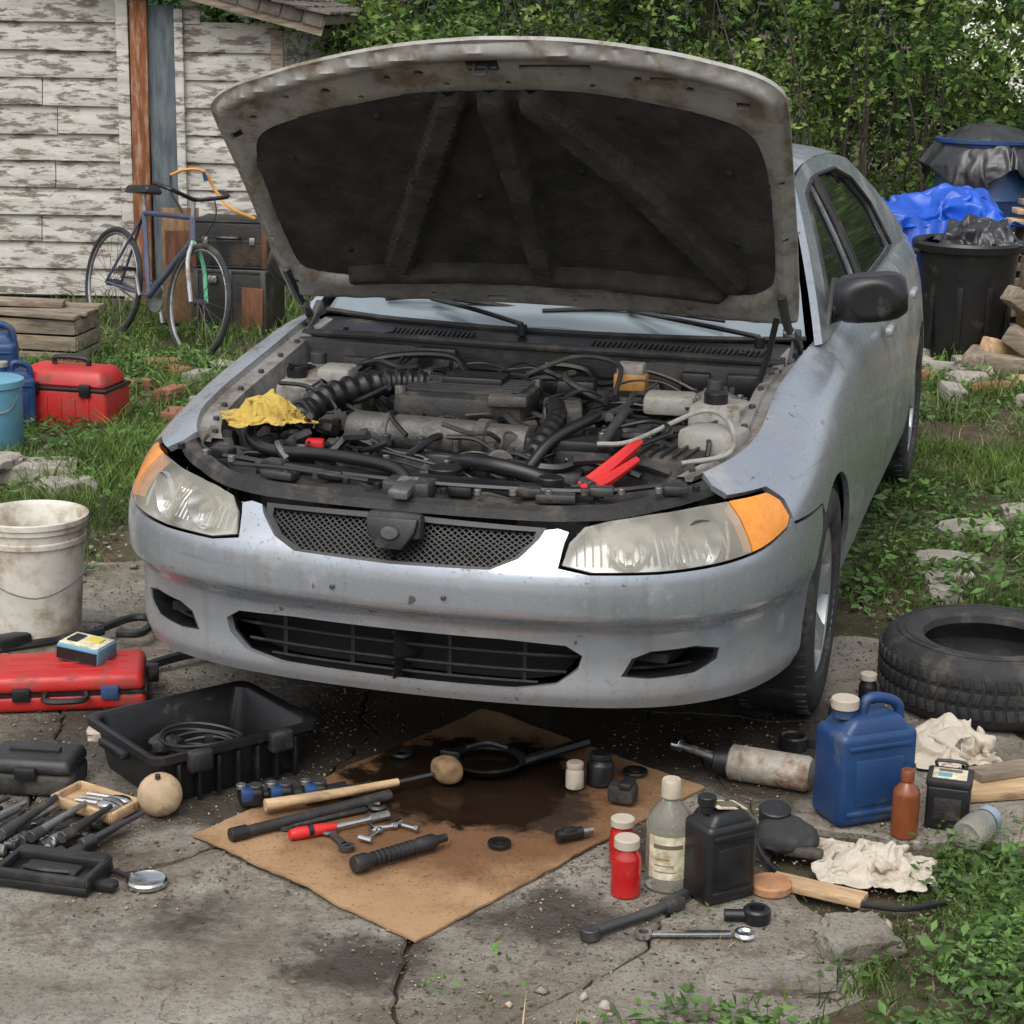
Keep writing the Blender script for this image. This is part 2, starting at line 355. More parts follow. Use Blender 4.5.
def S(A,off=0):
    A=np.asarray(A,float); u=A[:,0]; v=A[:,1]; P=S0(u,v)
    if off:
        e=.006; n=np.cross(S0(np.clip(u+e,0,UT),v)-S0(np.clip(u-e,0,UT),v),S0(u,np.clip(v+e,0,.599))-S0(u,np.clip(v-e,0,.599)))
        n/=np.linalg.norm(n,axis=1,keepdims=True)+1e-12; P=P+n*off
    P[u<1e-4,0]=0
    return P
def Vz(u,z):
    i=max(0,min(len(ug)-1,int(round(u/.01)))); return float(np.interp(z,ZG[i],vg))
def UZ(L): return [(u,Vz(u,z)) for u,z in L]
def circ(uc,zc,r,a0,a1,n=28):
    out=[]
    for k in range(n+1):
        a=R(a0+(a1-a0)*k/n); out.append((uc+r*math.cos(a),zc+r*math.sin(a)))
    return out
UF=float(np.interp(.945,dn[:300,1],AL[:300])); UR_=UF+2.63; WZ,WR=.29,.335
archF=[(u,Vz(u,z)) if z>.2 else (u,-.05) for u,z in circ(UF,WZ,WR,-25,205)]
archR=[(u,Vz(u,z)) if z>.2 else (u,-.05) for u,z in circ(UR_,WZ,WR,-25,205)]
lamp=[(.385,.585),(.398,.628),(.435,.660),(.50,.672),(.60,.682),(.75,.690),(.88,.693),(1.01,.693),(1.04,.67),(1.045,.635),(1.02,.616),(.90,.594),(.76,.581),(.60,.574),(.45,.573)]
lampv=UZ(lamp)
intake=UZ([(-.01,.285),(.28,.288),(.38,.305),(.43,.34),(.44,.372),(.40,.395),(.25,.402),(-.01,.402)])
slot=UZ([(.53,.325),(.60,.318),(.72,.322),(.785,.345),(.79,.372),(.72,.386),(.60,.382),(.555,.366)])
bump_=B('bumper_cover')
ol=[(0,0),(1.31,0),(1.31,Vz(1.31,.60)),(1.06,Vz(1.06,.612))]+UZ([(1.05,.627),(1.02,.610),(.90,.588),(.76,.575),(.60,.568),(.45,.567),(.379,.578),(.391,.628),(.400,.648),(.375,.654),(.345,.650),(.335,.635),(.29,.592),(.23,.568),(0,.563)])
patch(bump_,S,ol,[archF,intake,slot],paint,.018,.02)
for u in(.13,):
    p=S(np.array([(u,Vz(u,.50))]),.002)[0]
    for sg in(1,-1): bump_.cyl(.006,.006,(sg*p[0],p[1],p[2]),dsteel,(90,0,0),seg=10)
bump_.done(parent=car,merge=1e-5,ang=50)
fe=B('front_fenders')
ol=[(1.055,Vz(1.055,.620)),(1.31,Vz(1.31,.607)),(1.7,0.0),(1.945,0),(1.945,.6),(.87,.6),(.85,Vz(.85,.72)),(.87,Vz(.87,.702)),(1.02,Vz(1.02,.702)),(1.052,Vz(1.052,.67))]
patch(fe,S,ol,[archF],paint,.025,.015); fe.done(parent=car,merge=1e-5,ang=50)
dr=B('doors'); 
patch(dr,S,[(1.953,.03),(2.875,.03),(2.875,.6),(1.953,.6)],[],paint,.035,.015)
patch(dr,S,[(2.883,.03),(3.75,.03),(3.75,.6),(2.883,.6)],[archR],paint,.035,.015)
patch(dr,S,[(1.953,0),(3.9,0),(3.9,.026),(1.953,.026)],[archR],paint,.03,.01)
dr.done(parent=car,merge=1e-5,ang=50)
rq=B('rear_quarters'); patch(rq,S,[(3.758,.035),(UT,.035),(UT,.6),(3.758,.6)],[archR,[(4.85,.38),(5.45,.38),(5.45,.5),(4.85,.5)]],paint,.04,.015); rq.done(parent=car,merge=1e-5,ang=50)
tl=B('tail_lamps'); patch(tl,S,[(4.855,.385),(5.445,.385),(5.445,.495),(4.855,.495)],[],redj,.03,.01,-.004); tl.done(parent=car)
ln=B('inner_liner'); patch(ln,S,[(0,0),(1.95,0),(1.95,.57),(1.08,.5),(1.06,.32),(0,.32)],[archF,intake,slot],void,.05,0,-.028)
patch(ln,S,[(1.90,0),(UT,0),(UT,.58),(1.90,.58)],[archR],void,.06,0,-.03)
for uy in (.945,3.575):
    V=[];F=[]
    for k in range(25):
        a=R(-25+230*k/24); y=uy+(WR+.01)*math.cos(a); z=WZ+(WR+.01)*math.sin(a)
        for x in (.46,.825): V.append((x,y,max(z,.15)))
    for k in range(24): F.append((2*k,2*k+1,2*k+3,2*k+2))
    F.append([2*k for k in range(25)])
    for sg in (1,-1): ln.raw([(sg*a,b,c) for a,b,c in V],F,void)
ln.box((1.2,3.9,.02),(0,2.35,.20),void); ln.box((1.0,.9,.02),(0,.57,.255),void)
ln.done(parent=car)
hl=B('headlights')
def shrink(p,k):
    c=np.mean(p,0); return [tuple(c+(np.array(q)-c)*k) for q in p]
L2=shrink(lampv,.99)
def simp(u0,u1):
    up=[];lo=[]; n=len(L2)
    umin=min(p[0] for p in L2)+1e-4; umax=max(p[0] for p in L2)-1e-4
    for uu in np.linspace(max(u0,umin),min(u1,umax),30):
        vs=[]
        for i in range(n):
            a=L2[i];b=L2[(i+1)%n]
            if (a[0]-uu)*(b[0]-uu)<=0 and a[0]!=b[0]: vs.append(a[1]+(b[1]-a[1])*(uu-a[0])/(b[0]-a[0]))
        if len(vs)>=2: up.append((uu,max(vs)));lo.append((uu,min(vs)))
    return lo+[p for p in up[::-1] if min(abs(p[0]-l[0])+abs(p[1]-l[1]) for l in lo)>1e-3]
Lc=simp(.36,.855); La=simp(.861,1.06)
patch(hl,S,Lc,[],lens,.025,.006,-.002); patch(hl,S,La,[],orange,.025,.03,-.002)
refl=M('lamp_reflector',(.60,.60,.57),.25,.8,.1,9,.0)
patch(hl,S,shrink(Lc,.97),[],refl,.03,.0,-.07)
patch(hl,S,L2,[shrink(L2,.972)],blkc,.02,.09,-.007)
for u,r in((.74,.056),(.55,.046)):
    p=S(np.array([(u,Vz(u,.632))]),-.045)[0]; n=Nl(np.array([u]))[0]
    for sg in (1,-1):
        ang=math.degrees(math.atan2(n[1],n[0]*sg))
        hl.lathe([(0,-.03),(r*.45,-.028),(r*.8,-.012),(r,.012),(r*1.06,.012),(r*1.06,.0)],(p[0]*sg,p[1],p[2]),chrome,(90,0,ang+90),28)
        hl.lathe([(0,.012),(.010,.01),(.012,-.03)],(p[0]*sg,p[1],p[2]),gplas,(90,0,ang+90),12)
for u in(.645,.80):
    for sg in(1,-1):
        P=S(np.array([(u+.01*k,Vz(u,.585+.020*k)) for k in range(5)]),-.03); hl.tube([(sg*a,b,c) for a,b,c in P],.004,gplas,6)
for q in np.linspace(.42,.84,22):
    for sg in(1,-1):
        P=S(np.array([(q,Vz(q,.60)),(q,Vz(q,.64)),(q,Vz(q,.67))]),-.062); hl.tube([(sg*a,b,c) for a,b,c in P],.0025,refl,4)
hl.done(parent=car,ang=50)
gr=B('grille')
gpoly=UZ([(0,.562),(.23,.567),(.29,.590),(.335,.632),(.345,.66),(0,.668)])
patch(gr,S,gpoly,[],void,.03,0,-.075)
def lattice(poly,sp,off,r,mat,horizontal=False):
    pa=np.array(poly); lo=pa.min(0);hi=pa.max(0); W=hi-lo
    lines=[]
    if horizontal:
        for v in np.arange(lo[1]+sp/2,hi[1],sp): lines.append([(lo[0]+W[0]*t,v) for t in np.linspace(0,1,60)])
    else:
        for s_ in(1,-1):
            for c in np.arange(-W[0]-W[1],W[0]+W[1]*2,sp):
                lines.append([(lo[0]+c+(t if s_>0 else W[1]*0.9-t)*.9,lo[1]+t) for t in np.linspace(0,W[1],14)])
    for l in lines:
        l=np.array(l); k=inpoly(l,poly); run=[]
        for i in range(len(l)+1):
            if i<len(l) and k[i]: run.append(l[i])
            else:
                if len(run)>1:
                    P=S(np.array(run),off); gr.tube(P,r,mat,4); gr.tube([(-p[0],p[1],p[2]) for p in P],r,mat,4)
                run=[]
lattice(gpoly,.017,-.03,.0020,M('grille_mesh',(.025,.025,.024),.5,.2,.2,20,0,60,.4,(.06,.052,.042),12))
patch(gr,S,gpoly,[UZ([(-.01,.574),(.225,.578),(.28,.600),(.318,.636),(.322,.652),(-.01,.656)])],blk,.02,.02,-.018)
for ip in(intake,slot):
    patch(gr,S,ip,[],void,.03,0,-.10); lattice(ip,.026,-.045,.0042,blk,True)
patch(gr,S,shrink(slot,1.0),[shrink(slot,.90)],blkc,.02,.07,-.004)
for uu in (.12,.30): 
    for sg in(1,-1):
        P=S(np.array([(uu,Vz(uu,.295)),(uu,Vz(uu,.34)),(uu,Vz(uu,.395))]),-.05); gr.tube([(sg*p[0],p[1],p[2]) for p in P],.006,blkc,6)
gr.box((.13,.035,.06),(0.0,.055,.64),blkd,(-14,0,0),.012); gr.prism([(-.028,-.040),(.028,-.040),(.055,.0),(.06,.03),(-.06,.03),(-.055,.0)],.018,(0,.028,.632),blk,(74,0,0),.004)
gr.lathe([(0,.004),(.014,.003),(.016,0)],(0,.014,.632),dsteel,(74,0,0),16,(1.4,1,1))
gr.done(parent=car)
rs=B('radiator_support'); us=np.linspace(0,1.02,40)
prof=[(.085,.664),(.092,.684),(.118,.692),(.135,.680),(.15,.672),(.17,.686),(.205,.688),(.215,.67),(.22,.50)]
V=[];F=[]
for u in us:
    p=Pl(np.array([u]))[0]; n=Nl(np.array([u]))[0]; q=max(0,u-.5); zz=.035*min(1,q/.4); dd_=.05*min(1,max(0,u-.35)/.3)
    for i,(d,z) in enumerate(prof): V.append((p[0]-n[0]*(d+dd_),p[1]-n[1]*(d+dd_),z+zz+(.005*math.sin(u*47+i) if 2<i<7 else 0)))
k=len(prof)
for i in range(len(us)-1):
    for j in range(k-1): F.append((i*k+j,(i+1)*k+j,(i+1)*k+j+1,i*k+j+1))
rs.raw(V,F,blkd); rs.raw([(-a,b,c) for a,b,c in V],[f[::-1] for f in F],blkd)
for i in range(17):
    x=-.62+.078*i; yy=.12+.34*x*x; zt=.70+.04*abs(x)
    rs.cyl(.009,.014,(x,yy+.02,zt),random.choice([steel,blkc,dsteel]),seg=10)
    if i%2==1: rs.box((.055,.035,.022),(x+.03,yy+.055,zt-.003),random.choice([blk,blkc,dsteel]),(random.uniform(-8,8),0,30*x),.005)
rs.box((.11,.07,.035),(0,.15,.705),dsteel,(0,0,0),.006); rs.box((.045,.09,.02),(0,.11,.712),steel,(10,0,0),.004)
for x in(-.33,.33): rs.box((.09,.04,.022),(x,.185,.70),dsteel,(0,0,x*40),.006)
rs.tube([(-.50,.25,.715),(-.2,.19,.712),(.1,.17,.712),(.4,.22,.712),(.55,.30,.72)],.007,blkc,6,6)
rs.tube([(-.45,.20,.71),(-.3,.16,.72),(-.1,.15,.71)],.005,rubber,6,6)
rs.box((.80,.045,.30),(0,.25,.53),dsteel,(0,0,0),.006); rs.box((.82,.06,.035),(0,.25,.69),blkc,(0,0,0),.010)
for x in(-.2,.2): rs.lathe([(.17,-.03),(.175,.03),(.165,.03),(.16,-.03)],(x,.32,.52),blkc,(90,0,0),32); rs.cyl(.05,.05,(x,.33,.52),blk,(90,0,0))
rs.cyl(.03,.03,(.30,.25,.715),blkc); rs.done(parent=car)
fi=B('fender_channels'); V=[];F=[]; us=np.linspace(.82,1.96,50); pr=[(0,0),(.008,-.014),(.03,-.018),(.034,-.008),(.06,-.012),(.066,-.05),(.072,-.12),(.08,-.42)]
for u in us:
    p=S(np.array([(u,.599)]))[0]; n=Nl(np.array([u]))[0]
    for d,z in pr: V.append((p[0]-n[0]*d,p[1]-n[1]*d,p[2]+z))
k=len(pr)
for i in range(len(us)-1):
    for j in range(k-1): F.append((i*k+j,(i+1)*k+j,(i+1)*k+j+1,i*k+j+1))
fi.raw(V,F,paint_in); fi.raw([(-a,b,c) for a,b,c in V],[f[::-1] for f in F],paint_in)
for u in np.arange(.9,1.9,.13):
    p=S(np.array([(u,.599)]))[0]; n=Nl(np.array([u]))[0]
    for sg in(1,-1): fi.cyl(.008,.01,(sg*(p[0]-n[0]*.045),p[1]-n[1]*.045,p[2]-.006),dsteel,seg=8)
fi.done(parent=car)
cw=B('cowl_panel'); V=[];F=[]; xs=np.linspace(-.70,.70,41); pr=[(1.10,.80),(1.10,.865),(1.125,.872),(1.15,.860),(1.20,.872),(1.30,.888)]
for x in xs:
    b_=.10*(x/.7)**2
    for y,z in pr: V.append((x,y+b_,z-.02*(abs(x)/.7)**3))
k=len(pr)
for i in range(len(xs)-1):
    for j in range(k-1): F.append((i*k+j,(i+1)*k+j,(i+1)*k+j+1,i*k+j+1))
cw.raw(V,F,blk)
for rg in((-.42,-.18),(.16,.62)):
    for x in np.arange(rg[0],rg[1],.014): cw.box((.006,.055,.008),(x,1.175+.10*(x/.7)**2,.876-.02*(abs(x)/.7)**3),blkd,(8,0,-12*x))
cw.tube([(x,1.095+.10*(x/.7)**2,.872-.02*(abs(x)/.7)**3) for x in np.linspace(-.68,.68,20)],.011,rubber,8)
for x in xs[::4]: cw.cyl(.008,.01,(x,1.14+.10*(x/.7)**2,.87),blkc,seg=8)
cw.done(parent=car)
fw=B('firewall'); fw.box((1.36,.04,.5),(0,1.14,.60),blkd,(0,0,0),.01); fw.box((1.2,1.0,.02),(0,.66,.36),void); 
for i in range(18): fw.box((random.uniform(.04,.12),.04,random.uniform(.03,.08)),(random.uniform(-.6,.6),1.11,random.uniform(.72,.82)),random.choice([blk,dsteel,blkc,alu]),(0,0,random.uniform(-10,10)),.006)
for sg in(1,-1):
    fw.lathe([(0,.06),(.03,.055),(.05,.045),(.085,.03),(.10,.0),(.11,-.1)],(sg*.54,.95,.76),paint_in,(0,0,0),24)
    fw.cyl(.022,.03,(sg*.54,.95,.83),dsteel)
    for k in range(3): fw.cyl(.008,.02,(sg*.54+.065*math.cos(k*2.1),.95+.065*math.sin(k*2.1),.80),steel,seg=6)
fw.done(parent=car)
def loft(c0,c1,nu=24,nv=10,bulge=.02):
    V=[];F=[]; c0=cat(c0,8);c1=cat(c1,8); n=len(c0)
    for i in range(n):
        for j in range(nv+1):
            t=j/nv; p=c0[i]*(1-t)+c1[i]*t; p=p+np.array([0,-.7,.7])*bulge*math.sin(math.pi*t); V.append(tuple(p))
    for i in range(n-1):
        for j in range(nv): a=i*(nv+1)+j; F.append((a,a+nv+1,a+nv+2,a+1))
    return V,F
ws=B('windshield'); c0=[(-.70,1.42,.885),(-.45,1.31,.888),(0,1.26,.888),(.45,1.31,.888),(.70,1.42,.885)]; c1=[(-.54,2.03,1.285),(-.33,1.97,1.31),(0,1.94,1.32),(.33,1.97,1.31),(.54,2.03,1.285)]
V,F=loft(c0,c1); ws.raw(V,F,wsm); ws.tube(cat(c0,6),.008,rubber,6)
ws.done(parent=car)
wp=B('wipers')
for x0,x1,x2 in((-.35,-.05,-.50),(.22,.60,-.02)):
    wp.cyl(.014,.03,(x1,1.22+.1*x1*x1,.895),blkc); wp.tube([(x1,1.22+.1*x1*x1,.91),((x0+x1)/2,1.27,.935),(x0,1.33,.95)],.007,blkc,6,4)
    wp.tube([(x2,1.32+.2*x2*x2,.935),(x0,1.34,.952),(x0+.27,1.34,.935)],.007,rubber,6,5)
wp.done(parent=car)
# hood
hd=B('open_hood'); ha=R(47); hy,hz=1.185,.95
def H(A,off=0):
    A=np.asarray(A,float); x=A[:,0]; s=A[:,1]
    n=.075*(1-(np.abs(x)/.72)**2.2)-.075*np.clip(s/1.1,0,1.2)**3+off
    s=s*(1+.055*x/.7); x=x*(1+.035*s)+.025*s
    return np.stack([x,hy-s*math.cos(ha)+n*math.sin(ha),hz+s*math.sin(ha)+n*math.cos(ha)],-1)
hh_=[tuple(p) for p in cat([(0,-.055),(.3,-.045),(.55,-.02),(.69,.015),(.712,.07),(.712,.3),(.705,.6),(.70,.78),(.685,.84),(.63,.88),(.53,.908),(.40,.936),(.2,.965),(0,.976)],4)]
hfull=hh_+[(-a,b) for a,b in hh_[::-1][1:-1]]
hi_=[tuple(p) for p in cat([(0,.055),(.3,.065),(.52,.085),(.625,.13),(.655,.22),(.650,.50),(.635,.63),(.60,.70),(.52,.735),(.38,.765),(.2,.795),(0,.80)],4)]
hinf=hi_+[(-a,b) for a,b in hi_[::-1][1:-1]]
def smo(x): x=np.clip(x,0,1); return x*x*(3-2*x)
patch(hd,H,hfull,[],paint,.03,0,.0,False)
def hole(cx,cy,w,h): return [(cx-w,cy-h),(cx+w,cy-h),(cx+w,cy+h),(cx-w,cy+h)]
def rh(cx,cy,r,rs_=1): return [(cx+r*math.cos(k*math.pi/4),cy+r*rs_*math.sin(k*math.pi/4)) for k in range(8)]
hl_=[hole(.17,.885,.085,.010),hole(-.0,.895,.038,.018),rh(-.16,.875,.013),rh(-.24,.865,.009),rh(.36,.85,.010),rh(-.40,.835,.012),rh(-.50,.83,.008),hole(-.655,.72,.012,.014),hole(.60,.79,.016,.01),rh(.48,.825,.011),rh(.68,.55,.008),rh(-.683,.5,.008),rh(.685,.35,.008),rh(-.685,.3,.008),rh(-.3,.01,.008),rh(.1,.0,.008),rh(.42,.02,.009),hole(-.12,.0,.03,.007),rh(.67,.10,.010),rh(-.67,.10,.010),hole(.42,.855,.03,.006),rh(.05,.83,.008),rh(-.1,.83,.008),rh(.25,.82,.008),rh(-.32,.80,.008),rh(-.6,.77,.01)]
def HUf(A,off=0):
    A=np.asarray(A,float); d=dist_seg(A[:,0],A[:,1],hfull+hfull[:1]); d2=dist_seg(A[:,0],A[:,1],hinf+hinf[:1])
    k=smo((d-.008)/.02); k2=smo(d2/.02); k3=smo((d-.045)/.012)*(A[:,1]>.5)
    pr=.003+.024*k*(.35+.65*k2)-.012*k3*k2
    P=H(A,0); Q=H(A,-1); return P+(Q-P)*(pr[:,None]+off)
hpaint=M('hood_frame_grey',(.34,.33,.305),.5,.2,.14,8,.15,40,.60,(.15,.115,.08),9)
patch(hd,HUf,hfull,[hinf]+hl_,hpaint,.0125,.012,0,False)
def HI(A,off=0):
    A=np.asarray(A,float); x=A[:,0]; s=A[:,1]
    def rib(x0,s0,x1,s1,w):
        d=np.array([x1-x0,s1-s0]); L=np.linalg.norm(d); d=d/L; t=np.clip((x-x0)*d[0]+(s-s0)*d[1],0,L); q=np.hypot(x-x0-t*d[0],s-s0-t*d[1]); return smo(1-(q-w*.5)/.012)
    r=np.maximum.reduce([rib(-.10,.77,-.38,.12,.055),rib(.0,.77,.03,.12,.055),rib(.10,.77,.54,.16,.055),rib(-.5,.10,.5,.10,.03)])
    nn=np.array([noise.noise(Vector((a*8,b*8,0)))+.5*noise.noise(Vector((a*25,b*25,3)))+.3*noise.noise(Vector((a*60,b*60,3))) for a,b in A])*.006
    d2=dist_seg(x,s,hinf+hinf[:1]); e=np.clip(1-d2/.03,0,1)
    pr=.014+.040*r+nn-.004*e
    P=H(A,0); Q=H(A,-1); return P+(Q-P)*(pr[:,None]+off)
patch(hd,HI,shrink(hinf,1.012),[],insul,.0105,.0,0,False)
for x,s_ in[(-.5,.2),(.45,.2),(-.55,.6),(.55,.55),(-.3,.72),(.3,.72),(-.25,.5),(.18,.5),(-.1,.4),(.56,.3)]:
    p=HI(np.array([(x,s_)]),.002)[0]; hd.lathe([(0,.004),(.010,.002),(.012,0)],p,blk,(90+48,0,0),10)
p=HUf(np.array([(0.0,.895)]),.01)[0]; hd.tube([p+np.array([-.018,.01,.015]),p+np.array([-.013,-.02,-.012]),p+np.array([.013,-.02,-.012]),p+np.array([.018,.01,.015])],.004,dsteel,6,5)
hd.box((.075,.01,.03),p+np.array([0,.012,.01]),dsteel,(48-90,0,0),.003)
for sg in(1,-1):
    hd.tube([(sg*.69,1.33,.84),(sg*.70,1.27,.90),(sg*.685,1.17,.955),(sg*.68,1.06,1.05)],[.014,.013,.012,.012],dsteel,6,5)
    hd.box((.02,.14,.03),(sg*.69,1.28,.875),dsteel,(35,0,0),.004)
    hd.cyl(.014,.03,(sg*.685,1.20,.935),steel,(0,90,0))
hd.tube([(.63,1.02,.80),(.66,1.02,.90),(.68,1.0,1.0)],.009,blkc,6)
hd.done(parent=car,ang=50)
def GH(A,off=0):
    A=np.asarray(A,float); y=A[:,0]; z=A[:,1]; t=(z-.90)
    x=.747-t*.42-.28*t*t+off - .02*np.clip((y-3.2),0,1)
    return np.stack([x,y,z+off*.3],-1)
gh=B('pillars_and_roof')
gout=[(1.36,.885),(1.70,1.085),(2.02,1.262),(2.4,1.295),(2.9,1.29),(3.25,1.25),(3.6,1.12),(4.0,.93),(3.9,.90),(1.45,.88)]
w1=[(1.60,.915),(1.85,1.06),(2.10,1.215),(2.33,1.245),(2.33,.915)]; w2=[(2.42,.915),(2.42,1.248),(2.85,1.24),(3.10,1.19),(3.28,1.09),(3.38,.93)]
patch(gh,GH,gout,[w1,w2],paint,.04,.02)
V=[];F=[]; nx=13; ys=[2.0,2.1,2.3,2.6,2.9,3.1,3.27]; zt=[1.268,1.285,1.296,1.30,1.292,1.278,1.25]
for y,z in zip(ys,zt):
    for i in range(nx):
        x=-1+2*i/(nx-1); e=GH(np.array([(y,z-.008)]))[0][0]; V.append((x*e,y-.07*(1-x*x)*(1 if y<2.2 else 0),z+.038*(1-x**4)-.004))
for i in range(len(ys)-1):
    for j in range(nx-1): a=i*nx+j; F.append((a,a+1,a+nx+1,a+nx))
gh.raw(V,F,paint)
gh.done(parent=car,ang=60)
gl=B('side_glass'); patch(gl,GH,shrink(w1,1.03),[],glassd,.06,0,-.012); patch(gl,GH,shrink(w2,1.03),[],glassd,.06,0,-.012)
patch(gl,GH,[(2.34,.905),(2.34,1.25),(2.41,1.25),(2.41,.905)],[],blkc,.05,0,.003)
V,F=loft([(-.55,3.27,1.25),(0,3.3,1.285),(.55,3.27,1.25)],[(-.62,3.95,.93),(0,4.05,.93),(.62,3.95,.93)]); gl.raw(V,F,glassd)
for w in(w1,w2):
    for sg in(1,-1):
        P=GH(dens(w,.05),.002); P=np.vstack([P,P[:1]]); gl.tube([(sg*a,b,c) for a,b,c in P],.007,rubber,5)
gl.done(parent=car,ang=60)
tk=B('trunk_lid'); V=[];F=[]
for j,(y,z) in enumerate([(3.88,.925),(4.05,.95),(4.25,.955),(4.40,.945),(4.45,.92)]):
    for i in range(13):
        x=-1+i/6; V.append((x*(.72-.05*j*.6),y+.0,z+.02*(1-x*x)-.02))
for j in range(4):
    for i in range(12): a=j*13+i; F.append((a,a+1,a+14,a+13))
tk.raw(V,F,paint); tk.done(parent=car)
mi_=B('side_mirrors')
for sg in(1,-1):
    mi_.blob(.086,(sg*.850,1.60,.985),blkc,(1.15,.75,.75),.04,1,4,(0,sg*-6,sg*12),flat=.8)
    mi_.box((.12,.06,.05),(sg*.775,1.62,.94),blkc,(0,sg*-20,0),.012,taper=(.8,.8))
    mi_.prism([(-.08,0),(.12,0),(.06,.12)],.02,(sg*.74,1.62,.905),blk,(90,0,90),.004)
    for y,z in((2.22,.80),(3.02,.81)): mi_.box((.025,.13,.03),(sg*.857,y,z),paint,(0,0,0),.010)
mi_.done(parent=car)
def wheel(nm,x,y,steer=0):
    w=B(nm); r=.298
    w.lathe([(.19,-.085),(.20,-.095),(.24,-.102),(.275,-.098),(.29,-.085),(r,-.06),(r,.06),(.29,.085),(.275,.098),(.24,.102),(.20,.095),(.19,.085)],(0,0,0),rubber,(0,90,0),64)
    for gx in(-.035,0,.035): w.lathe([(r+.001,gx-.004),(r-.008,gx-.003),(r-.008,gx+.003),(r+.001,gx+.004)],(0,0,0),void,(0,90,0),48)
    for k in range(56):
        a=2*math.pi*k/56
        for gx in(-.072,.072): w.box((.03,.012,.006),(gx,math.cos(a)*.2965,math.sin(a)*.2965),rubber,(math.degrees(a)-90,0,8),0)
    w.lathe([(.20,.095),(.197,.088),(.185,.08),(.18,.02),(.175,-.08)],(0,0,0),alloy,(0,90,0),48)
    w.lathe([(0,.062),(.03,.062),(.04,.055),(.055,.05)],(0,0,0),alloy,(0,90,0),32)
    w.cyl(.15,.02,(-.01,0,0),dsteel,(0,90,0))
    n=7
    for k in range(n):
        ar=R(360*k/n)
        V=[];F=[]
        for rr,hw,xx in((.035,.020,.056),(.09,.022,.066),(.15,.026,.078),(.188,.045,.082)):
            for s_ in(-1,1):
                for dx in(0,-.03): V.append((xx+dx,rr*math.cos(ar)-s_*hw*math.sin(ar),rr*math.sin(ar)+s_*hw*math.cos(ar)))
        for i in range(3):
            b=i*4; F+=[(b,b+4,b+6,b+2),(b,b+1,b+5,b+4),(b+2,b+6,b+7,b+3)]
        w.raw(V,F,alloy,False)
    for k in range(4): a=k*math.pi/2+.4; w.cyl(.008,.02,(.06,.05*math.cos(a),.05*math.sin(a)),steel,(0,90,0),seg=6)
    return w.done((x,y,.296),(0,0,(180 if x<0 else 0)+steer),car)
wheel('wheel',.755,.945,0); wheel('wheel',-.755,.945,0); wheel('wheel',.745,3.575); wheel('wheel',-.745,3.575)
# engine
en=B('engine'); 
en.box((.9,.6,.25),(0,.62,.50),blkd,(0,0,0),.03)
en.box((.34,.26,.09),(-.08,.84,.755),blkd,(0,0,3),.018)
for i in range(9): en.box((.30,.008,.014),(-.08,.75+.023*i,.803),blk,(0,0,3),.002)
for x,y in((-.23,.73),(.07,.74),(-.23,.95),(.07,.95)): en.cyl(.014,.03,(x,y,.80),steel,seg=8)
en.box((.16,.1,.03),(-.08,.90,.81),blkc,(0,0,3),.006); en.box((.10,.05,.03),(.06,.72,.80),alu,(0,0,10),.008)
en.lathe([(0,-.24),(.040,-.24),(.048,-.225),(.048,-.14),(.052,-.138),(.052,-.125),(.048,-.123),(.048,.10),(.055,.105),(.055,.13),(.046,.135),(.046,.235),(.035,.24),(0,.24)],(-.08,.60,.72),alu,(0,90,-3),28)
for x in(-.22,-.13,-.04,.05): en.tube([(x,.60,.71),(x,.70,.72),(x,.80,.68)],.024,alu,10,4); en.cyl(.012,.03,(x+.03,.52,.72),dsteel,seg=6)
en.box((.46,.10,.06),(-.06,.48,.655),blkd,(0,0,-2),.012); en.box((.40,.03,.03),(-.06,.535,.68),dsteel,(0,0,-2),.006)
for i in range(9): en.cyl(.009,.02,(-.27+.052*i,.45,.69),steel,seg=6)
en.box((.12,.12,.10),(-.20,.38,.64),blkc,(0,0,10),.012); en.box((.16,.10,.06),(.02,.34,.655),alu,(0,0,-8),.014); en.cyl(.04,.03,(.02,.34,.695),blkc)
en.cyl(.03,.025,(-.36,.50,.69),blkc); en.box((.045,.035,.03),(-.35,.45,.71),redp,(0,0,15),.006)
for x,y,z,r in((-.36,.62,.63,.06),(-.30,.45,.60,.05)): en.cyl(r,.05,(x,y,z),alu,(0,90,10)); en.cyl(r*.7,.07,(x,y,z),dsteel,(0,90,10))
en.box((.25,.15,.13),(-.49,.88,.725),gplas,(0,0,4),.025); en.box((.09,.10,.05),(-.45,.86,.805),gplas,(0,0,4),.012); en.cyl(.028,.03,(-.57,.87,.805),blkc)
en.box((.14,.14,.14),(.58,.82,.745),gplas,(0,0,-4),.02); en.cyl(.03,.035,(.57,.80,.825),blkc); en.box((.15,.12,.09),(.60,.63,.745),gplas,(0,0,-10),.016); en.box((.13,.10,.05),(.44,.88,.79),gplas,(0,0,5),.012)
en.box((.15,.17,.15),(.30,.58,.665),blkc,(0,0,6),.012); en.box((.155,.175,.025),(.30,.58,.748),blk,(0,0,6),.006)
for dx in(-.05,0,.05): en.cyl(.012,.012,(.30+dx,.58,.765),blkc,seg=12)
for dx in(-.045,.05): en.cyl(.010,.028,(.30+dx,.53,.765),steel,seg=10)
en.box((.20,.15,.12),(.50,.52,.685),blkd,(0,0,-4),.015); 
for i in range(6): en.box((.006,.13,.01),(.43+.028*i,.52,.748),blk,(0,0,-4))
en.box((.085,.05,.045),(.31,1.0,.815),M('relay_box',(.45,.22,.06),.5,0,.2,9,0,60,.5,(.2,.1,.04),9),(0,0,0),.006); en.box((.07,.045,.03),(.31,1.0,.85),gplas,(0,0,0),.004)
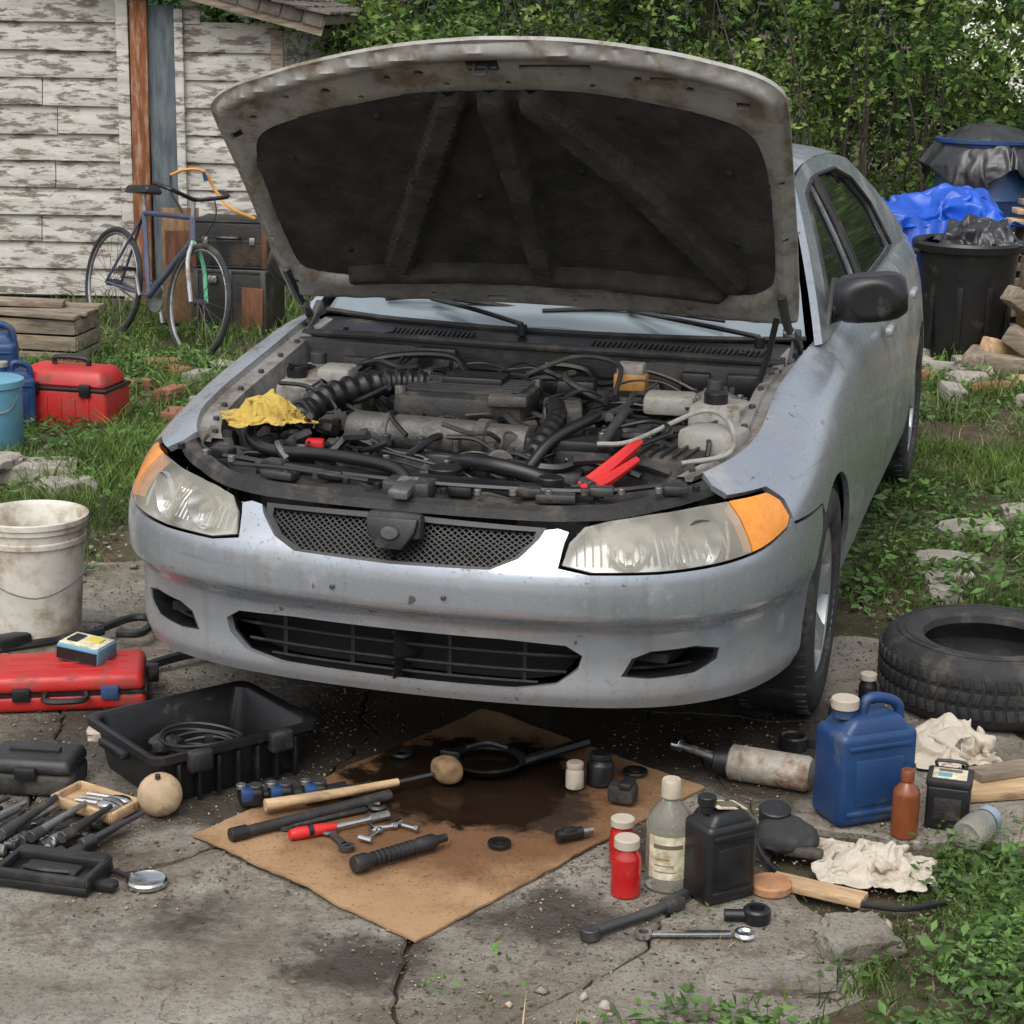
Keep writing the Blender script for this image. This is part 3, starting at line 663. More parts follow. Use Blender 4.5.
en.box((.12,.10,.10),(.14,.60,.70),blk,(0,10,12),.015); en.box((.10,.14,.06),(.18,.80,.76),alu,(0,0,15),.012); en.cyl(.045,.06,(.22,.42,.66),dsteel,(20,0,0)); en.cyl(.035,.05,(.12,.45,.70),alu,(80,0,20))
en.box((.15,.09,.07),(.45,.98,.76),dsteel,(0,0,0),.012); en.box((.10,.08,.05),(.18,.94,.80),blkc,(0,0,8),.01)
def corr(pts,r,m,n=10):
    P=cat(pts,n*2); rr=[r*(1+.10*(1 if (i//2)%2 else -1)) for i in range(len(P))]; en.tube(P,rr,m,14)
corr([(-.20,.86,.80),(-.32,.80,.80),(-.42,.66,.775),(-.44,.53,.72),(-.38,.42,.66)],.034,blkc,9)
corr([(.17,.76,.79),(.20,.66,.77),(.19,.54,.73),(.16,.42,.66)],.024,blkc,8)
en.tube([(-.55,.64,.74),(-.53,.47,.72),(-.42,.34,.715),(-.24,.28,.73),(-.06,.21,.73),(.0,.16,.70)],.015,blkc,10,8)
en.tube([(.02,.44,.70),(.12,.36,.72),(.26,.34,.70),(.36,.28,.66)],.02,blkc,10,6)
en.tube([(.28,.72,.78),(.31,.60,.80),(.24,.48,.76),(.2,.40,.70)],.014,blkc,10,8)
en.tube([(.36,.76,.78),(.38,.62,.81),(.36,.48,.76)],.012,rubber,10,8)
en.tube([(.56,.44,.74),(.66,.50,.76),(.64,.60,.81),(.56,.66,.82),(.44,.46,.78),(.36,.44,.77)],.006,gplas,8,8)
en.tube([(.05,.92,.83),(.16,1.0,.87),(.28,.98,.86),(.30,.86,.80)],.007,blkd,8,8)
en.tube([(-.12,.97,.80),(-.2,1.05,.84),(-.4,1.06,.82),(-.5,.98,.76)],.010,blkc,8,8)
for i in range(120):
    x=random.uniform(-.5,.55); y=random.uniform(.34,1.05); z=.61+.17*y+random.uniform(-.02,.045)
    pts=[(x,y,z)]
    a=random.uniform(0,6.28)
    for k in range(4):
        a+=random.uniform(-.8,.8); x+=.07*math.cos(a); y+=.05*math.sin(a); z+=random.uniform(-.035,.03)
        pts.append((max(-.58,min(.6,x)),max(.3,min(1.08,y)),min(z,.83)))
    en.tube(pts,random.choice([.003,.004,.006,.009,.012]),random.choice([blkc,blk,blk,blkc,rubber,dsteel,blkd]),6,5)
for i in range(230):
    x=random.uniform(-.56,.58); y=random.uniform(.33,1.05); z=.595+.16*y+random.uniform(-.03,.03); s_=random.uniform(.012,.042)
    if random.random()<.5: en.box((s_*random.uniform(1,2),s_,s_*random.uniform(.5,1.2)),(x,y,z),random.choice([blk,alu,dsteel,blkd,dsteel,blkd,blkc]),(random.uniform(-20,20),random.uniform(-20,20),random.uniform(0,90)),s_*.12)
    else: en.cyl(s_*.5,s_*random.uniform(.5,1.4),(x,y,z),random.choice([blkd,alu,steel,blk,dsteel,blkc]),(random.choice([0,90,random.uniform(0,90)]),0,random.uniform(0,180)),seg=12)
en.done(parent=car)
# simulated cloths
def simcloth(name,w,d,m,loc,rz=0,seed=1,amp=.05,comp=.72,n=56,frames=26,supports=(),floor=True,bend=1.2,warp=.35):
    V=[];F=[]
    for j in range(n+1):
        for i in range(n+1):
            a=-1+2*i/n;b=-1+2*j/n; q=Vector((a,b,seed*3.7))
            wx=noise.noise(q*1.3); wy=noise.noise(q*1.3+Vector((7,3,0)))
            x=a*w/2*comp*(1+warp*wy*.5)+w*.10*warp*wx*2; y=b*d/2*comp*(1+warp*wx*.5)+d*.10*warp*wy*2
            r1=abs(noise.noise(q*1.5)); r2=abs(noise.noise(q*2.7+Vector((4,4,4))))
            z=amp*(1.9-2.2*r1-1.3*r2+.35*noise.noise(q*5))
            z*=1.0-.45*max(abs(a),abs(b))**4
            V.append((x,y,max(z,0)+.012+.003*noise.noise(q*5)))
    for j in range(n):
        for i in range(n): a=j*(n+1)+i; F.append((a,a+1,a+n+2,a+n+1))
    me=bpy.data.meshes.new(name); me.from_pydata(V,[],F); me.materials.append(m); o=bpy.data.objects.new(name,me); SC.collection.objects.link(o); o.location=loc; o.rotation_euler=(0,0,R(rz))
    for p in me.polygons: p.use_smooth=True
    tmp=[]
    try:
        def colr(ob):
            md=ob.modifiers.new('c','COLLISION'); ob.collision.thickness_outer=.003; ob.collision.cloth_friction=20; tmp.append(ob)
        if floor:
            pm=bpy.data.meshes.new('p'); pm.from_pydata([(-1,-1,0),(1,-1,0),(1,1,0),(-1,1,0)],[],[(0,1,2,3)]); po=bpy.data.objects.new('p',pm); SC.collection.objects.link(po); po.location=loc; colr(po)
        for (sx_,sy_,sz_,r_,h_) in supports:
            t=bmesh.new(); bmesh.ops.create_uvsphere(t,u_segments=16,v_segments=10,radius=r_); pm=bpy.data.meshes.new('p'); 
            for v in t.verts: v.co.z*=h_
            t.to_mesh(pm); t.free(); po=bpy.data.objects.new('p',pm); SC.collection.objects.link(po); po.location=(sx_,sy_,sz_); colr(po)
        md=o.modifiers.new('cl','CLOTH'); st=md.settings; st.quality=7; st.mass=.15; st.tension_stiffness=20; st.compression_stiffness=14; st.shear_stiffness=6; st.bending_stiffness=bend; st.air_damping=2
        md.collision_settings.distance_min=.004; md.collision_settings.collision_quality=3; md.collision_settings.use_self_collision=False
        md.point_cache.frame_start=1; md.point_cache.frame_end=frames+2
        for f in range(1,frames+1): SC.frame_set(f)
        dg=bpy.context.evaluated_depsgraph_get(); nm=bpy.data.meshes.new_from_object(o.evaluated_get(dg))
        o.modifiers.clear()
        co_=np.empty(len(nm.vertices)*3,np.float32); nm.vertices.foreach_get('co',co_)
        if np.isfinite(co_).all() and np.abs(co_).max()<3: o.data=nm
    except Exception as ex: print('cloth fail',ex)
    for t in tmp: bpy.data.objects.remove(t)
    SC.frame_set(1)
    s=o.modifiers.new('thick','SOLIDIFY'); s.thickness=.0028; s.offset=0
    s=o.modifiers.new('sub','SUBSURF'); s.levels=1; s.render_levels=1
    return o
simcloth('yellow_cloth',.34,.36,yel,(-.612,4.70,.750),20,3,.055,.60,n=52,supports=((-.60,4.70,.76,.045,1),(-.65,4.72,.75,.03,1)),frames=20)
jc=B('jumper_clamp')
jc.tube([(.355,.30,.70),(.40,.34,.73),(.45,.40,.775),(.465,.43,.785)],[.012,.017,.014,.008],redp,8,5); jc.tube([(.365,.27,.70),(.41,.31,.715),(.47,.38,.755)],[.012,.016,.009],redp,8,5)
jc.tube([(.36,.29,.70),(.31,.24,.69),(.29,.22,.68)],[.012,.010,.006],dsteel,8,4); jc.cyl(.012,.05,(.375,.295,.71),dsteel,(90,0,40))
jc.tube([(.465,.42,.78),(.52,.5,.80),(.45,.6,.80),(.34,.56,.775)],.006,blkc,8,6)
jc.done(parent=car)
# ------------------------------------------------------------ GROUND
drive=[(.10,2.0),(.18,3.06),(.58,3.30),(.80,3.56),(.95,3.86),(1.50,4.2),(1.75,4.6),(1.45,5.1),(1.10,5.6),(1.0,6.4),(1.15,7.4),(1.3,9.0),(-1.0,9.0),(-1.35,6.2),(-1.45,5.45),(-2.1,4.95),(-4,4.7),(-4,2.0)]
gm=newmat('soil_ground',.95,.15)
c1=ramp(nzz(9),[(.3,(.055,.040,.027)),(.5,(.10,.078,.053)),(.72,(.18,.145,.10))]); c2=ramp(nzz(14),[(.3,(.04,.045,.02)),(.7,(.09,.10,.045))])
mx=N.new('ShaderNodeMix'); mx.data_type='RGBA'; f=ramp(nzz(.8,4),[(.46,(0,0,0)),(.60,(1,1,1))]); Lk.new(f,mx.inputs[0]); Lk.new(c1,mx.inputs[6]); Lk.new(c2,mx.inputs[7]); Lk.new(mx.outputs[2],b.inputs['Base Color'])
Lk.new(bumpn(nzz(40),.9,.02),b.inputs['Normal'])
xs=np.concatenate([[-150,-60,-25,-12],np.arange(-6,7.01,.1),[12,25,60,150]]); ys=np.concatenate([[-60,-20,-5,0],np.arange(2,16.01,.1),[20,30,60,150]])
X,Y=np.meshgrid(xs,ys); fx=X.ravel();fy=Y.ravel()
def gz(x,y):
    x=np.asarray(x,float);y=np.asarray(y,float); ind=inpoly(np.stack([x,y],1),drive); d=dist_seg(x,y,drive+drive[:1])
    return -.02+np.where(ind,0,np.clip(d/.25,0,1))*(.018+.05*(vn(x,y,1.2,5)-.35)+.02*(vn(x,y,4,6)-.5))
zz=gz(fx,fy); zz=np.where((np.abs(fx)>6.5)|(fy>16)|(fy<1.9),-.0,zz)
nx=len(xs); F=[(j*nx+i,j*nx+i+1,(j+1)*nx+i+1,(j+1)*nx+i) for j in range(len(ys)-1) for i in range(nx-1)]
g=bigmesh('ground',np.stack([fx,fy,zz],1),F,[gm]); 
for p in g.data.polygons: p.use_smooth=True
cm=newmat('cracked_concrete',.9,.25)
base=ramp(nzz(2.6,10,.74),[(.26,(.15,.132,.105)),(.44,(.25,.228,.19)),(.6,(.325,.30,.255)),(.8,(.43,.40,.345))])
sp=ramp(nzz(120,3,.7),[(.34,(.45,.43,.40)),(.47,(1,1,1)),(.62,(1,1,1)),(.72,(1.0,1.0,1.0))])
m1=N.new('ShaderNodeMix'); m1.data_type='RGBA'; m1.blend_type='MULTIPLY'; m1.inputs[0].default_value=.9; Lk.new(base,m1.inputs[6]); Lk.new(sp,m1.inputs[7])
nn=N.new('ShaderNodeTexNoise'); nn.inputs['Scale'].default_value=3; nn.inputs['Detail'].default_value=8; nn.inputs['Roughness'].default_value=.65; Lk.new(tc.outputs['Object'],nn.inputs[0])
vm=N.new('ShaderNodeMix'); vm.data_type='RGBA'; vm.inputs[0].default_value=.30; Lk.new(tc.outputs['Object'],vm.inputs[6]); Lk.new(nn.outputs['Color'],vm.inputs[7])
vo=N.new('ShaderNodeTexVoronoi'); vo.feature='DISTANCE_TO_EDGE'; vo.inputs['Scale'].default_value=3.2; Lk.new(vm.outputs[2],vo.inputs['Vector'])
cr=ramp(vo.outputs[0],[(0.0,(.35,.32,.3)),(.006,(.55,.52,.5)),(.018,(1,1,1))])
m2=N.new('ShaderNodeMix'); m2.data_type='RGBA'; m2.blend_type='MULTIPLY'; Lk.new(ramp(nzz(1.3,3),[(.42,(0,0,0)),(.52,(.9,.9,.9))]),m2.inputs[0]); Lk.new(m1.outputs[2],m2.inputs[6]); Lk.new(cr,m2.inputs[7])
st=ramp(nzz(1.5,9,.75),[(.46,(0,0,0)),(.60,(.85,.85,.85))]); c=over(st,m2.outputs[2],(.125,.100,.072))
c=over(ramp(nzz(3.3,9,.8),[(.53,(0,0,0)),(.66,(.75,.75,.75))]),c,(.07,.056,.042)); c=over(mrr(nzz(22,5,.7),.60,.69),c,(.075,.06,.045),.6)
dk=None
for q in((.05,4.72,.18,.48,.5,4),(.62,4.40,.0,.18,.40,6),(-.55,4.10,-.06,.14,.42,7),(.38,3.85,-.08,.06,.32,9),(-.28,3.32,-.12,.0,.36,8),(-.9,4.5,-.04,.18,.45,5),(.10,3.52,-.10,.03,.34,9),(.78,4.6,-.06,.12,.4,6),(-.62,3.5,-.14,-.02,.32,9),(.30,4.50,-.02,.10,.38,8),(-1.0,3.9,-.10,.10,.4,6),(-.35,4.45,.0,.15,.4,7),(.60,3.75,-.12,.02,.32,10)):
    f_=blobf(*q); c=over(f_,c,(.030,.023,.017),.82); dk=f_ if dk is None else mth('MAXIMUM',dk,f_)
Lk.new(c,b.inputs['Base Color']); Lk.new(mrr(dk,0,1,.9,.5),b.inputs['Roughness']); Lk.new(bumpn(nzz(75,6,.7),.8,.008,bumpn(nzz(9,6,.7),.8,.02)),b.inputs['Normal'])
cb=B('concrete_driveway'); cr_=random.Random(3)
cx=[-3.4+ .82*i for i in range(8)]; cy=[2.0+.80*j for j in range(11)]
node={(i,j):(cx[i]+cr_.uniform(-.24,.24)-.12*j*.3,cy[j]+cr_.uniform(-.22,.22)+.10*i*.6) for i in range(8) for j in range(11)}
def wob(p):
    q=Vector((p[0]*2.2,p[1]*2.2,0)); q2=Vector((p[0]*8,p[1]*8,4)); q3=Vector((p[0]*30,p[1]*30,4)); f=lambda o:.13*noise.noise(q+o)+.04*noise.noise(q2+o)+.014*noise.noise(q3+o)
    return (p[0]+f(Vector((0,0,0))),p[1]+f(Vector((7,7,7))))
for i in range(7):
    for j in range(10):
        P=[node[i,j],node[i+1,j],node[i+1,j+1],node[i,j+1]]
        cells=[P]
        if cr_.random()<.55:
            cells=[[P[0],P[1],P[2]],[P[0],P[2],P[3]]] if cr_.random()<.5 else [[P[0],P[1],P[3]],[P[1],P[2],P[3]]]
        for c in cells:
            q=[wob(p) for p in dens(c,.02)]; cc=np.mean(q,0)
            if not inpoly(np.array([cc]),drive)[0]: continue
            L=np.linalg.norm(np.array(q)-cc,axis=1); gap=cr_.choice([.0015,.003,.004,.007])
            gl_=[gap*(.4+1.6*abs(noise.noise(Vector((p[0]*6,p[1]*6,2))))*1.6)+.004*max(0,noise.noise(Vector((p[0]*45,p[1]*45,8)))) for p in q]
            q=[tuple(cc+(np.array(p)-cc)*(1-g_/max(l,.05))) for p,l,g_ in zip(q,L,gl_)]
            t=bmesh.new(); h=cr_.uniform(-.004,.0)
            q2=[tuple(cc+(np.array(p)-cc)*(1-.006/max(l,.05))) for p,l in zip(q,L)]
            lo=[t.verts.new((p[0],p[1],-.06)) for p in q]; mid=[t.verts.new((p[0],p[1],h-.005)) for p in q]; top=[t.verts.new((p[0],p[1],h)) for p in q2]
            n=len(q)
            for k in range(n):
                t.faces.new((lo[k],lo[(k+1)%n],mid[(k+1)%n],mid[k])); t.faces.new((mid[k],mid[(k+1)%n],top[(k+1)%n],top[k]))
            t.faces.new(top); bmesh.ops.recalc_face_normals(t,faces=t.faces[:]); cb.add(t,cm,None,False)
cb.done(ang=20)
def pebbles(name,n,fn,smin,smax,mat):
    base_=np.array([(1,0,0),(-.9,.1,.1),(0,1,.1),(.1,-1,0),(0,.1,.6),(.1,0,-.5)],float); tri=np.array([(0,2,4),(2,1,4),(1,3,4),(3,0,4),(2,0,5),(1,2,5),(3,1,5),(0,3,5)])
    x,y,z=fn(n); n=len(x); s_=rng.uniform(smin,smax,n)*rng.uniform(.5,1,n); a=rng.uniform(0,6.28,n); st_=rng.uniform(.6,1.3,(n,3))
    P=base_[None]*st_[:,None]*s_[:,None,None]+rng.normal(0,.12,(n,6,3))*s_[:,None,None]
    c,s2=np.cos(a)[:,None],np.sin(a)[:,None]; Q=np.stack([P[...,0]*c-P[...,1]*s2,P[...,0]*s2+P[...,1]*c,P[...,2]],-1)+np.stack([x,y,z+s_*.2],-1)[:,None]
    F=(tri[None]+6*np.arange(n)[:,None,None]).reshape(-1,3); return bigmesh(name,Q.reshape(-1,3),F,[mat])
def f1(n):
    x=rng.uniform(-3,1.6,n); y=3+rng.random(n)**1.3*7; k=(vn(x,y,1.6,9)+.4*vn(x,y,7,10))>.50+.32*rng.random(n); x,y=x[k],y[k]; return x,y,np.zeros(len(x))
pebbles('gravel',70000,f1,.0012,.0060,M('gravel_bits',(.18,.15,.115),.95,0,.3,5,island=.75))
def f2(n):
    x=rng.uniform(-3,3,n); y=rng.uniform(3.0,10,n); d=dist_seg(x,y,drive+drive[:1]); k=d<.25*rng.random(n); return x[k],y[k],np.zeros(k.sum())+.0
pebbles('rubble',10000,f2,.005,.020,M('rubble_stone',(.26,.225,.185),.95,0,.3,5,.5,80,island=.5))
# ------------------------------------------------------------ GRASS
def grass(n,reg,dfn,hmin,hmax,w,bend=.5):
    x=rng.uniform(reg[0],reg[1],n); y=rng.uniform(reg[2],reg[3],n); k=dfn(x,y)>rng.random(n); x,y=x[k],y[k]; n=len(x); z=gz(x,y)
    h=rng.uniform(hmin,hmax,n)*(.35+1.1*vn(x,y,2.5,21))*(.7+.6*vn(x,y,9,22)); a=rng.uniform(0,6.28,n); b_=rng.uniform(.1,1.3,n)*bend*h; w_=w*rng.uniform(.5,1.4,n); la=rng.uniform(0,6.28,n)
    dx,dy=np.cos(a)*w_,np.sin(a)*w_; lx,ly=np.cos(la)*b_,np.sin(la)*b_
    V=np.stack([np.stack([x-dx,y-dy,z],1),np.stack([x+dx,y+dy,z],1),np.stack([x+dx*.8+lx*.35,y+dy*.8+ly*.35,z+h*.55],1),np.stack([x-dx*.8+lx*.35,y-dy*.8+ly*.35,z+h*.55],1),np.stack([x+lx,y+ly,z+h],1)],1)
    i=np.arange(n)*5
    return V.reshape(-1,3),np.concatenate([np.stack([i,i+1,i+2],1),np.stack([i,i+2,i+3],1),np.stack([i+3,i+2,i+4],1)])
def joinm(name,parts,mats,midx=None):
    V=[];F=[];o=0
    for v,f in parts: V.append(v);F.append(f+o);o+=len(v)
    return bigmesh(name,np.concatenate(V),np.concatenate(F),mats,midx=midx)
def ing(x,y):
    P=np.stack([x,y],1); ind=inpoly(P,drive); d=dist_seg(x,y,drive+drive[:1]); return np.where(ind,-d,d)
cul=lambda x,y:(np.abs(x)<.28*y+.5)
shedx=lambda x,y:~((x<-1.35)&(y>11.45))
def dn1(x,y):
    d=ing(x,y); p=vn(x,y,1.6,30)*.5+vn(x,y,4.5,31)*.5; r=np.clip((d+.06)/.16,0,1)*np.clip((p-.34)/.20,.04,1); 
    return r*cul(x,y)*shedx(x,y)
joinm('grass',[grass(90000,(0.0,2.2,2.6,4.6),dn1,.02,.065,.0018,1.0),grass(200000,(-4,4,4.6,8),dn1,.02,.08,.0022,1.0),grass(160000,(-5,5.5,8,16),dn1,.03,.12,.0038,1.0)],[grassm])
def dn2(x,y):
    d=ing(x,y); p=vn(x,y,5,33); return (d>-.2)*np.clip((p-.55)*3,0,1)*cul(x,y)*.7
joinm('dry_grass',[grass(40000,(-3.5,3,2.8,9),dn2,.02,.06,.0016,1.5)],[strawm])
def leafv(x,y,z,s_,flatness=.5):
    n=len(x); d=rng.normal(0,1,(n,3)); d[:,2]*=flatness; d/=np.linalg.norm(d,axis=1,keepdims=True); u=rng.normal(0,1,(n,3)); u[:,2]*=flatness; u-=d*(u*d).sum(1,keepdims=True); u/=np.linalg.norm(u,axis=1,keepdims=True); w=np.cross(d,u)
    c=np.stack([x,y,z],1); s_=s_[:,None]
    V=np.stack([c-d*s_,c+u*s_*.45+w*s_*.12,c+d*s_,c-u*s_*.45+w*s_*.12],1)
    i=np.arange(n)*4; return V.reshape(-1,3),np.concatenate([np.stack([i,i+1,i+2],1),np.stack([i,i+2,i+3],1)])
def leafmesh(name,x,y,z,s_,mats,flatness=.5,midx=None):
    V,F=leafv(x,y,z,s_,flatness); return bigmesh(name,V,F,mats,midx=None if midx is None else np.concatenate([midx,midx]))
def weeds(nc,reg,dfn,per,rad,ls):
    x=rng.uniform(reg[0],reg[1],nc); y=rng.uniform(reg[2],reg[3],nc); k=dfn(x,y)>rng.random(nc); x,y=x[k],y[k]
    sc_=np.repeat(rng.uniform(.6,1.7,len(x)),per)
    X=np.repeat(x,per)+rng.normal(0,rad,len(x)*per); Y_=np.repeat(y,per)+rng.normal(0,rad,len(x)*per); Z=gz(X,Y_)+rng.uniform(.010,.05,len(X))*np.repeat(rng.uniform(.5,1.5,len(x)),per); S_=rng.uniform(.5,1.2,len(X))*ls*sc_
    return leafv(X,Y_,Z,S_,.35)
def dn3(x,y):
    d=ing(x,y); p=vn(x,y,1.7,40); return (d>-.03)*np.clip((p-.22)*4,.12,1)*cul(x,y)*shedx(x,y)
def dn4(x,y):
    d=ing(x,y); return ((d>-.40)&(d<.02))*(vn(x,y,3.1,44)>.70)*.5*cul(x,y)
joinm('weeds',[weeds(2400,(0.0,1.8,2.8,4.4),dn3,16,.030,.012),weeds(5200,(-3.2,3.6,4.3,10.5),dn3,16,.045,.017),weeds(1800,(-3,1.6,2.8,6),dn4,10,.018,.008)],[weedm])
n=1800; x=rng.uniform(-1.6,1.2,n); y=rng.uniform(3.0,5.6,n); leafmesh('leaf_litter',x,y,np.full(n,.005),rng.uniform(.002,.009,n),[M('dead_leaf',(.12,.07,.035),.9,0,.3,5,island=.7)],.12)
# ------------------------------------------------------------ SHED
pw=newmat('peeling_white_paint',.8,.2)
ms=mapped((1.2,1,5)); nz2=lambda s,d=9,r=.7: nzz(s,d,r,ms)
pc=ramp(nz2(3),[(.3,(.40,.38,.33)),(.6,(.60,.58,.53))]); wc=ramp(nz2(14),[(.3,(.12,.10,.085)),(.7,(.30,.26,.22))]); f=ramp(nz2(4.5),[(.50,(0,0,0)),(.56,(1,1,1))])
mx=N.new('ShaderNodeMix'); mx.data_type='RGBA'; Lk.new(f,mx.inputs[0]); Lk.new(pc,mx.inputs[6]); Lk.new(wc,mx.inputs[7]); Lk.new(mx.outputs[2],b.inputs['Base Color'])
Lk.new(bumpn(nz2(12),.5,.01),b.inputs['Normal'])
shingle=M('wood_shingles',(.15,.13,.11),.9,0,.35,9,.7,40,.5,(.07,.06,.05),6)
sh=bpy.data.objects.new('wooden_shed',None); SC.collection.objects.link(sh); sh.location=(0,11.5,0)
wl=B('walls'); sr=random.Random(5)
roofz=lambda x: 1.66+(-1.13-x)*.25 if x>-4.2 else 1.66+3.07*.25+(x+4.2)*.25
bh=.158
for (xa,xb) in((-7.0,-2.33),(-1.955,-1.42)):
    z=.05
    while z<2.5:
        cuts=[xa,xb]
        if xb-xa>1: cuts=[xa,xa+sr.uniform(1.2,2.4),xb-sr.uniform(.3,1.6),xb]
        for a,c in zip(cuts,cuts[1:]):
            cc=c
            if z+bh>roofz(c)-.05: cc=min(c,-1.13-(z+bh-1.61)/.25)
            if cc-a<.05: continue
            wl.box((cc-a-.004,.022,bh+.012),((a+cc)/2,sr.uniform(-.003,.005),z+bh/2),pw,(-9+sr.uniform(-1.5,1.5),sr.uniform(-.35,.35),0),.003)
        z+=bh
wl.box((5.6,.03,1.5),(-4.2,.05,.78),woodg); wl.box((.04,3,1.55),(-1.42,1.56,.78),woodg)
for k in range(10): wl.box((.02,3.0,bh+.01),(-1.39,1.56,.08+bh*k),pw,(0,7,0))
wl.done(parent=sh)
dd_=B('door_boards'); bluegrey=M('blue_grey_board',(.10,.125,.14),.8,0,.3,6,.4,40,.4,(.18,.17,.14),6,stretch=(6,6,1)); rusty=M('rust_brown_post',(.24,.09,.035),.85,0,.4,5,.4,40,.5,(.33,.28,.22),5,stretch=(6,6,1))
dd_.box((.07,.05,1.75),(-2.29,-.03,.88),pw,(0,0,0),.004); dd_.box((.10,.06,1.75),(-2.20,-.035,.88),rusty,(0,.6,0),.006); dd_.box((.17,.03,1.72),(-2.06,-.02,.87),bluegrey,(0,-.4,0),.005); dd_.box((.05,.05,1.7),(-1.965,-.03,.86),pw,(0,0,0),.004)
dd_.box((.07,.05,1.6),(-1.40,-.02,.80),woodg,(0,0,0),.004)
dd_.done(parent=sh)
rf=B('roof'); sl=math.degrees(math.atan(.25))
rf.box((3.2,3.4,.05),(-2.665,1.5,roofz(-2.665)),woodg,(0,sl,0)); rf.box((3.2,3.4,.05),(-5.735,1.5,roofz(-2.665)),woodg,(0,-sl,0))
for k in range(24):
    for q in range(24):
        x=-1.12-.13*k; rf.box((.20,.135+sr.uniform(-.01,.01),.014),(x-.05,-.20+.14*q,roofz(x-.05)+.042+sr.uniform(0,.01)),shingle,(0,sl-3.5+sr.uniform(-1,1),sr.uniform(-2,2)))
rf.box((3.2,.03,.11),(-2.665,-.20,roofz(-2.665)-.03),woodg,(0,sl,0))
for k in range(26): rf.box((.115,.012,.08),(-1.17-.12*k,-.222,roofz(-1.17-.12*k)+.0),shingle,(0,sl+sr.uniform(-3,3),0),.002)
rf.done(parent=sh)
# ------------------------------------------------------------ TREES
def crowd(name,clumps,dens_,ls,lm=None):
    X=[];Y_=[];Z=[];MI=[];SS=[]
    for (cx_,cy_,cz_,r) in clumps:
        ks=rng.uniform(.7,1.5); n=int(dens_*r*r/ks**1.6); d=rng.normal(0,1,(n,3)); d/=np.linalg.norm(d,axis=1,keepdims=True); rr=r*rng.uniform(.35,1.2,n)**.7
        p=d*rr[:,None]*np.array([1,1,.8]); nn=np.abs(np.sin(p[:,0]*9+cx_*5)*np.sin(p[:,2]*11+cz_*3)); k=(nn>.15)|(rng.random(n)<.4); p=p[k]
        X.append(cx_+p[:,0]);Y_.append(cy_+p[:,1]);Z.append(cz_+p[:,2]); SS.append(np.full(len(p),ks)); t=rng.random(); mi=np.where(rng.random(len(p))<(.75 if t<.34 else .08),2,np.where(rng.random(len(p))<(.85 if t>.70 else .12),1,0))
        MI.append(mi)
    X=np.concatenate(X);Y_=np.concatenate(Y_);Z=np.concatenate(Z);MI=np.concatenate(MI);SS=np.concatenate(SS); k=Z>.02; X,Y_,Z,MI,SS=X[k],Y_[k],Z[k],MI[k],SS[k]
    return leafmesh(name,X,Y_,Z,rng.uniform(.5,1.25,len(X))*ls*SS,lm or [leafm,leafd,leafl],.8,MI)
cl=[]
for i in range(250):
    x=rng.uniform(-3.2,7.0); y=14.0+3.0*vn(np.array([x]),np.array([0.]),.9,77)[0]+rng.uniform(-.4,.8); z=rng.uniform(.1,2.6)+ (y-14.2)*.2; cl.append((x,y,z,rng.uniform(.18,.60)))
for i in range(80): cl.append((rng.uniform(-1.2,6),rng.uniform(13.2,14.4),rng.uniform(.1,.5),rng.uniform(.15,.36)))
for i in range(40): cl.append((rng.uniform(-1.1,-.2),rng.uniform(12.6,13.8),rng.uniform(.3,1.6),rng.uniform(.2,.35)))
shb=crowd('shrubbery',cl,1250,.036)
# arching leafy sprigs
sx_=[];sy_=[];sz_=[];sp_=B('sprig_stems')
for i in range(420):
    x=rng.uniform(-1.3,5.5); y=rng.uniform(13.3,15.6); z=rng.uniform(.1,1.7); L=rng.uniform(.35,1.0); a=rng.uniform(-2.6,-.5); up_=rng.uniform(.5,1.6); P=[]
    for k in range(9):
        t=k/8; P.append((x+L*t*math.cos(a)*.6,y+L*t*math.sin(a)*.6,z+L*(up_*t-.8*up_*t*t*.7)))
    sp_.tube(P,[.006,.004,.002],bark,3)
    for k in range(1,9):
        for s_ in range(4): sx_.append(P[k][0]+rng.normal(0,.03));sy_.append(P[k][1]+rng.normal(0,.03));sz_.append(P[k][2]+rng.normal(0,.022))
o_=sp_.done(); o_.parent=shb
n=len(sx_); mi=np.repeat(rng.choice([0,2,2,0],n//32+1),32)[:n]; o_=leafmesh('sprig_leaves',np.array(sx_),np.array(sy_),np.array(sz_),rng.uniform(.022,.045,n),[leafm,leafd,leafl],.6,mi); o_.parent=shb
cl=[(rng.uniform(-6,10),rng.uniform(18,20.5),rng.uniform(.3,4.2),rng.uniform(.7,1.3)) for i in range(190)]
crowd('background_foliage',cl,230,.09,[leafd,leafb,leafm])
stm=B('shrub_stems')
for i in range(160):
    x=rng.uniform(-2.5,6); y=rng.uniform(13.6,15.5); h=rng.uniform(1.0,2.2); a,b_=rng.normal(0,.25,2); stm.tube([(x,y,0),(x+a*.4,y,h*.5),(x+a,y+b_,h)],[.012,.009,.003],bark,5,3)
so_=stm.done(); so_.parent=shb
